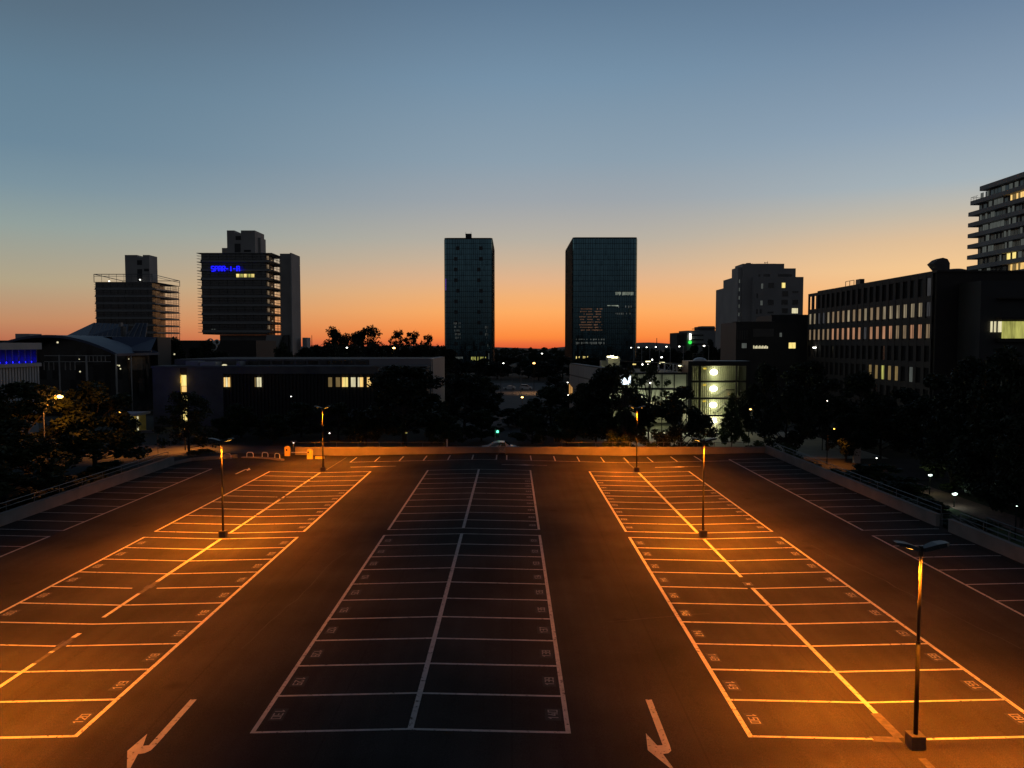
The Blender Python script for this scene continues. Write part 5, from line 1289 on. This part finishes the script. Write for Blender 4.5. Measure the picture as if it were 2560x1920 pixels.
for xd, td, Y_, w, lb in ((1655, 782, 118, 95, 'dark tree touching the right side of the lit stairwell'), (1700, 815, 100, 100, 'dark tree above the far right corner of the lot'), (1745, 770, 125, 110, 'tall dark tree below the flat black office'), (1790, 812, 108, 120, 'dark tree in the middle of the right-hand trees'), (1860, 800, 116, 120, 'dark tree below the lit windows of the long office'),
        (1905, 850, 100, 110, 'dark tree above the orange patch of road'), (1960, 830, 106, 120, 'dark tree left of the small white lamp'), (2030, 800, 92, 150, 'large black tree right of the small white lamp'), (2110, 770, 84, 170, 'tall black tree below the glazed annex'), (2195, 735, 72, 190, 'tallest black tree, at the right frame edge'), (2060, 880, 78, 130, 'black tree behind the brick path'), (2150, 900, 70, 150, 'black tree beside the brick path near the right edge'),
        (1830, 890, 98, 80, 'low dark tree left of the orange patch of road'), (2215, 900, 62, 140, 'nearest black tree at the right edge')):
    dtree('broad', xd, td, Y_, w, lb, zb=-2.9, group=GR, leaf=M['leafC'])
for i, (X_, Y_, zt_, w_) in enumerate(((32, 84, -.2, 5), (33.5, 79, -.1, 5), (31.5, 73, -.9, 4), (35, 73.5, -.5, 5), (33, 66, -1.0, 5), (36.5, 67, -.9, 5), (32, 60, -1.3, 4), (36, 60, -1.2, 5), (38, 74, -.2, 5), (46.5, 75, .4, 6), (46.8, 69, .2, 6), (46.5, 63, .0, 6), (46.8, 57, .2, 6), (31, 55, -1.5, 4), (38.5, 80, .2, 5), (31.2, 51.5, -.2, 2.5))):
    tree('bush', X_, Y_, zt_, w_, ['dark shrub in the planting strip between the right railing and the brick path', 'dark shrub on the far side of the brick path'][1 if X_ > 45 else 0], group=['shrubs by the right railing', 'shrubs beyond the brick path'][1 if X_ > 45 else 0], zb=-2.9)
# skyline silhouettes
dtree('pine', 727, 706, 225, 74, 'left pine of the skyline group right of the tall louvred tower'); dtree('pine', 757, 718, 235, 66, 'lower middle pine of the skyline group'); dtree('pine', 792, 703, 225, 84, 'right pine of the skyline group')
dtree('sparse', 862, 715, 250, 60, 'thin bare-looking tree on the skyline left of the glass tower'); dtree('sparse', 893, 718, 255, 60, 'second thin tree on the skyline, touching the first'); dtree('sparse', 925, 725, 255, 50, 'rightmost thin tree on the skyline beside the glass tower')
rnd = random.Random(21)
for i in range(15):
    xd = 664+i*21+rnd.uniform(-6, 6); dtree('broad', xd, 741+rnd.uniform(-3, 6), 190+rnd.uniform(0, 30), 70, 'dark tree in the row behind the roof of the low office', group='tree row behind the low office', leaf=M['leafC'])
for xd, td, w, lb in ((372, 722, 62, 'round dark tree between the louvred towers'), (445, 726, 66, 'round dark tree at the foot of the tall louvred tower'), (420, 745, 50, 'low dark tree at the foot of the tall louvred tower'), (330, 748, 50, 'dark tree in front of the barrel-roofed hall end'), (610, 735, 55, 'dark tree under the raking strut of the tall louvred tower'), (480, 752, 50, 'dark tree behind the left end of the low office')):
    dtree('broad', xd, td, 185, w, lb, leaf=M['leafC'])
for i in range(17):
    xd = 960+i*29+rnd.uniform(-8, 8); dtree('broad', xd, 771+rnd.uniform(-5, 10), 300+rnd.uniform(0, 90), 62, 'dark tree in the belt below the glass towers', group='tree belt below the glass towers', leaf=M['leafC'])
for i in range(12):
    xd = 975+i*25+rnd.uniform(-8, 8)
    if 1068 < xd < 1185: continue
    dtree('broad', xd, 812+rnd.uniform(-8, 10), 160+rnd.uniform(0, 40), 70, 'dark tree in the belt behind the far wall trees', group='middle tree belt', leaf=M['leafC'])
for i in range(14):
    xd = 1400+i*24+rnd.uniform(-8, 8); dtree('broad', xd, 752+rnd.uniform(-6, 8), 270+rnd.uniform(0, 60), 50, 'dark tree on the skyline behind the parking garage', group='tree row behind the garage', leaf=M['leafC'])
for xd, td, w, lb in ((1532, 728, 44, 'dark tree below the distant pale office'), (1500, 738, 40, 'dark tree left of the distant pale office'), (1565, 745, 40, 'dark tree at the foot of the apartment tower'), (1600, 755, 50, 'dark tree right below the apartment tower'), (1560, 752, 30, 'slim dark tree next to the apartment tower foot')):
    dtree('broad', xd, td, 230, w, lb, leaf=M['leafC'])
# far-off wood along the horizon
rnd = random.Random(31); m = MB()
for band, (Yb, hh, step) in enumerate(((700, 9, 8), (1100, 10, 10), (1700, 12, 14))):
    X_ = -Yb*.75
    while X_ < Yb*.75:
        r = hh*rnd.uniform(.3, .58); c = (X_, Yb+rnd.uniform(-30, 30), th(0, Yb)+r*rnd.uniform(.7, 1.1))
        for q in range(14):
            d = Vector((rnd.gauss(0, 1), rnd.gauss(0, 1), rnd.gauss(0, 1))).normalized()*r
            p = Vector(c)+Vector((d.x*1.3, d.y, d.z)); s = r*.5
            a = Vector((rnd.uniform(-1, 1), rnd.uniform(-.3, .3), rnd.uniform(-1, 1))).normalized()*s; b = Vector((a.z, .3, -a.x))
            m.add([tuple(p-a), tuple(p+b), tuple(p+a), tuple(p-b)], [(0, 1, 2, 3)])
        m.ball(c, r*.95, 6, 4, (1.3, 1, 1)); X_ += step*rnd.uniform(.6, 1.3)
tag(m.build('far_woodland', M['leafC']), 'dark ragged belt of woodland along the horizon', 'woodland', kind='stuff')

# ------------------------------------------------------------------ street lamps and small lights
def street_lamp(label, px, py, Y_, lens, r=.16, arm=1.0, side=-1, power=0, col=(1, .95, .8), spot=False, group=None, zb=None, post=None):
    post = post or M['black']; r *= .8
    q = W(px, py, Y_); X_ = q[0]-side*arm; zb = th(X_, Y_) if zb is None else zb
    o = thing('street_lamp', label, 'street lamp', (X_, Y_, zb), group)
    MB().tube((X_, Y_, zb), (X_, Y_, q[2]+.1), .07*max(1, Y_/180), 6, .04*max(1, Y_/180)).build('pole', post, o)
    if arm: MB().tube((X_, Y_, q[2]+.08), (q[0], Y_, q[2]+.14), .05*max(1, Y_/180), 5).build('arm', post, o)
    h = MB().box(q[0]-.35, q[0]+.35, Y_-.16, Y_+.16, q[2]+.06, q[2]+.2).build('lamp_head', M['black'], o)
    MB().ball((q[0], Y_-.05, q[2]), r, 8, 6, (1.3, 1, .8)).build('lens', lens, h)
    if power: light('lamp_light', 'SPOT' if spot else 'POINT', (q[0], Y_, q[2]-.3), power, col, o, .15, **({'spot_size': R(125), 'spot_blend': .6} if spot else {}))
    return o
GW = 'white lamps in a row behind the garage'
for i, (px, py, Y_) in enumerate(((1577.5, 869, 256), (1596.5, 868.5, 240), (1616.5, 868, 226), (1639.5, 867.3, 211), (1666, 866.5, 197), (1698, 866, 182), (1760, 864.5, 158))):
    street_lamp(['leftmost', 'second', 'third', 'fourth', 'fifth', 'sixth', 'rightmost'][i]+' of the seven tall white lamps behind the garage', px, py, Y_, E_['whitel'], .22, 1.0, -1, group=GW, post=M['concl'])
street_lamp('orange street lamp at the left, shining through the dark tree', 151, 991, 70, E_['sodiumh'], .28, 1.6, 1, 520, (1, .3, .03), post=M['concl'])
street_lamp('tall orange lamp on the avenue, right of the white van', 1335, 908, 238, E_['orange'], .42, 0, 1, 9000, (1, .5, .2), spot=True)
street_lamp('lower orange twin-glow lamp between the dark trees below the van', 1305.5, 993, 140, E_['sodiumh'], .22, 0, 1, 60, (1, .4, .08))
street_lamp('white lamp on the avenue left of the flagpoles', 1258.5, 908, 240, E_['whitel'], .25, .8, 1)
street_lamp('small white lamp below the far hills', 1355, 884, 420, E_['whitel'], .42, 0)
street_lamp('white lamp left of the panelled wing', 1419, 956, 150, E_['whitel'], .13, 0, power=25)
street_lamp('white lamp in front of the dark trees left of the skyline pines', 867.5, 869, 200, E_['whitel'], .25, 1.0)
street_lamp('yellow-white lamp under the thin skyline trees', 985, 870, 205, E_['sodiumh'], .36, 1.0)
street_lamp('yellow lamp right of the low office end wall', 1098, 907, 170, E_['sodiumh'], .2, .8)
street_lamp('tiny white lamp in the trees below the slimmer glass tower', 1160, 954, 130, E_['whitel'], .1, 0)
street_lamp('white lamp between the trees below the long dark office', 2233, 1033, 112, E_['whitel'], .16, .5, 1, 14)
street_lamp('small white lamp among the dark trees on the right', 2067, 1002, 108, E_['whitel'], .12, .5, 1, 6)
street_lamp('yellow lamp right of the lit stairwell', 1876, 1023, 126, E_['sodiumh'], .17, .4, -1, 12, (1, .7, .2))
street_lamp('orange lamp beside the stairwell, above the yellow one', 1882.5, 995, 124, E_['orange'], .17, .6, 1, 6, (1, .4, .1))
street_lamp('white lamp above the orange one beside the stairwell', 1876, 981, 128, E_['whitel'], .12, .3, -1)
street_lamp('cool white path lamp beside the brick path', 2386, 1234, 70, E_['cyan'], .24, 0, 1, 30, (.75, 1, .8))
street_lamp('cool white path lamp glowing inside a green shrub', 2325, 1187, 76, E_['cyan'], .2, 0, 1, 30, (.85, 1, .5))
street_lamp('tiny white lamp low among the shrubs on the right', 2191, 1145, 84, E_['whitel'], .08, 0)
street_lamp('white lamp glittering through the black tree on the right', 2446, 1065, 92, E_['whitel'], .3, 0)
street_lamp('tiny white lamp behind the low office trees', 728, 991, 108, E_['whitel'], .08, 0)
street_lamp('tiny white lamp above the end of the far wall railing', 734, 1107, 87, E_['whitel'], .07, 0)
street_lamp('small white lamp under the farthest left lamp pole', 824, 1083, 93, E_['whitel'], .08, 0)
street_lamp('pale lamp glowing low in the big black tree', 1016, 1082, 93, E_['lime'], .13, 0, power=5)
street_lamp('cool white path lamp at the far right edge', 2541, 1265, 58, E_['cyan'], .05, 0)
for px, py, lb in ((1421, 988, 'topmost'), (1428.5, 993, 'middle'), (1439.5, 1001, 'lowest')):
    q = W(px, py, 122); o = thing('ground_spot', lb+' ground light on the sloping lawn', 'light', (q[0], 122, q[2]-.3), 'ground lights on the sloping lawn')
    MB().tube((q[0], 122, q[2]-.35), (q[0], 122, q[2]-.1), .05, 6).build('stake', M['black'], o); MB().ball(q, .12, 8, 6).build('lens', E_['whitel'], o); light('lamp_light', 'POINT', (q[0], 121.6, q[2]+.3), 5, (.95, 1, .6), o, .1)
# green signal on a mast behind the wall
q = W(1244, 1079, 92); o = thing('traffic_signal', 'green lit signal on a thin mast behind the far wall', 'traffic light', (q[0]-.3, 92, -.6))
MB().tube((q[0]-.3, 92, -.6), (q[0]-.3, 92, q[2]+.3), .05, 6).build('mast', M['steel'], o); h = MB().box(q[0]-.22, q[0]+.2, 92.02, 92.2, q[2]-.75, q[2]+.25).build('signal_head', M['black'], o)
MB().tube((q[0], 91.9, q[2]), (q[0], 92.02, q[2]), .15, 12).build('green_lens', E_['green'], h); light('lamp_light', 'POINT', (q[0], 91.7, q[2]), 3, (.1, 1, .5), o, .1)
# flagpoles
for px, lb in ((1280.5, 'left'), (1302.3, 'right')):
    q = W(px, 915, 230); z0 = th(q[0], 230); tag(MB().tube((q[0], 230, z0), (q[0], 230, q[2]), .1, 6, .06).build('flagpole', M['steel']), lb+' bare flagpole on the avenue between the lamps', 'flagpole', 'flagpoles on the avenue')
# far arched bridge edge
m = MB(); pts = [W(px, py, 430) for px, py in ((1282, 895), (1296, 888), (1310, 883.5), (1328, 881.5))]
m.path(pts, .2, 4); o = m.build('bridge_arch', M['steel']); tag(o, 'thin pale arched bridge edge far away between the glass towers', 'bridge')
# sculpture on the podium of the tall louvred tower
q = W(532, 862, 186); o = thing('looped_sculpture', 'pale looped sculpture against dark trees at the foot of the tall louvred tower', 'sculpture', (q[0], 186, q[2]-2))
m = MB()
for cx, cz, r in ((-.6, .7, .75), (.1, -.5, .85), (1.0, .6, .6)):
    pp = [(q[0]+cx+r*math.cos(a*.63), 186, q[2]+cz+r*math.sin(a*.63)) for a in range(11)]; m.path(pp, .17, 5)
m.build('loops', M['white'], o); MB().tube((q[0], 186, q[2]-6), (q[0], 186, q[2]-1.2), .2, 6).build('stem', M['steel'], o)
# distant mast left of the skyline pines, mast right of the twin tower
for px, py, Y_, lb in ((779.5, 838, 600, 'thin mast on the skyline right of the stair shaft'), (1642, 845, 500, 'thin mast on the skyline right of the wider glass tower')):
    q = W(px, py, Y_); tag(MB().tube((q[0], Y_, -3), (q[0], Y_, q[2]), .45, 5, .2).build('mast', M['black']), lb, 'mast')
# street signs
q = W(394, 1078, 88); o = thing('street_sign', 'dark square street sign on a pole beside the left tree', 'sign', (q[0], 88, -.5)); MB().tube((q[0], 88, -.5), (q[0], 88, q[2]+.3), .04, 6).build('pole', M['steel'], o); MB().box(q[0]-.36, q[0]+.36, 87.93, 87.96, q[2]-.2, q[2]+.6).build('sign_plate', M['black'], o)
q = W(2144, 1125, 96); o = thing('utility_cabinet', 'pale utility cabinet on the orange-lit patch at the right', 'cabinet', (q[0], 96, -2.9)); MB().box(q[0]-.4, q[0]+.4, 96, 96.5, -2.9, q[2]+.3).build('cabinet', M['concl'], o); MB().box(q[0]-.45, q[0]+.45, 95.95, 96.55, q[2]+.303, q[2]+.36).build('lid', M['concl'], o)
street_lamp('orange street lamp lighting the patch of road behind the right corner', 2085, 1072, 95, E_['sodium'], .1, .8, 1, 700, (1, .3, .03), spot=True)
street_lamp('added orange lamp hidden behind the tree by the lit door, lighting the street', 478, 1040, 91, E_['sodium'], .1, .8, 1, 2600, (1, .3, .03), spot=True)  # unseen lamp added to throw orange light on the left street
street_lamp('added orange lamp hidden by the farthest left-hand tree, lighting the street', 300, 1030, 88, E_['sodium'], .1, .8, 1, 2000, (1, .3, .03), spot=True)  # second unseen lamp, added for the orange glow on that street
struct('side_road', tgrid([44, 47, 50], [84, 90, 96, 102], .06), M['road']) if False else None
m = MB(); struct('side_street', tgrid([34, 38, 42, 46, 50, 56], [84, 88, 92, 96, 100], .06), M['road'])
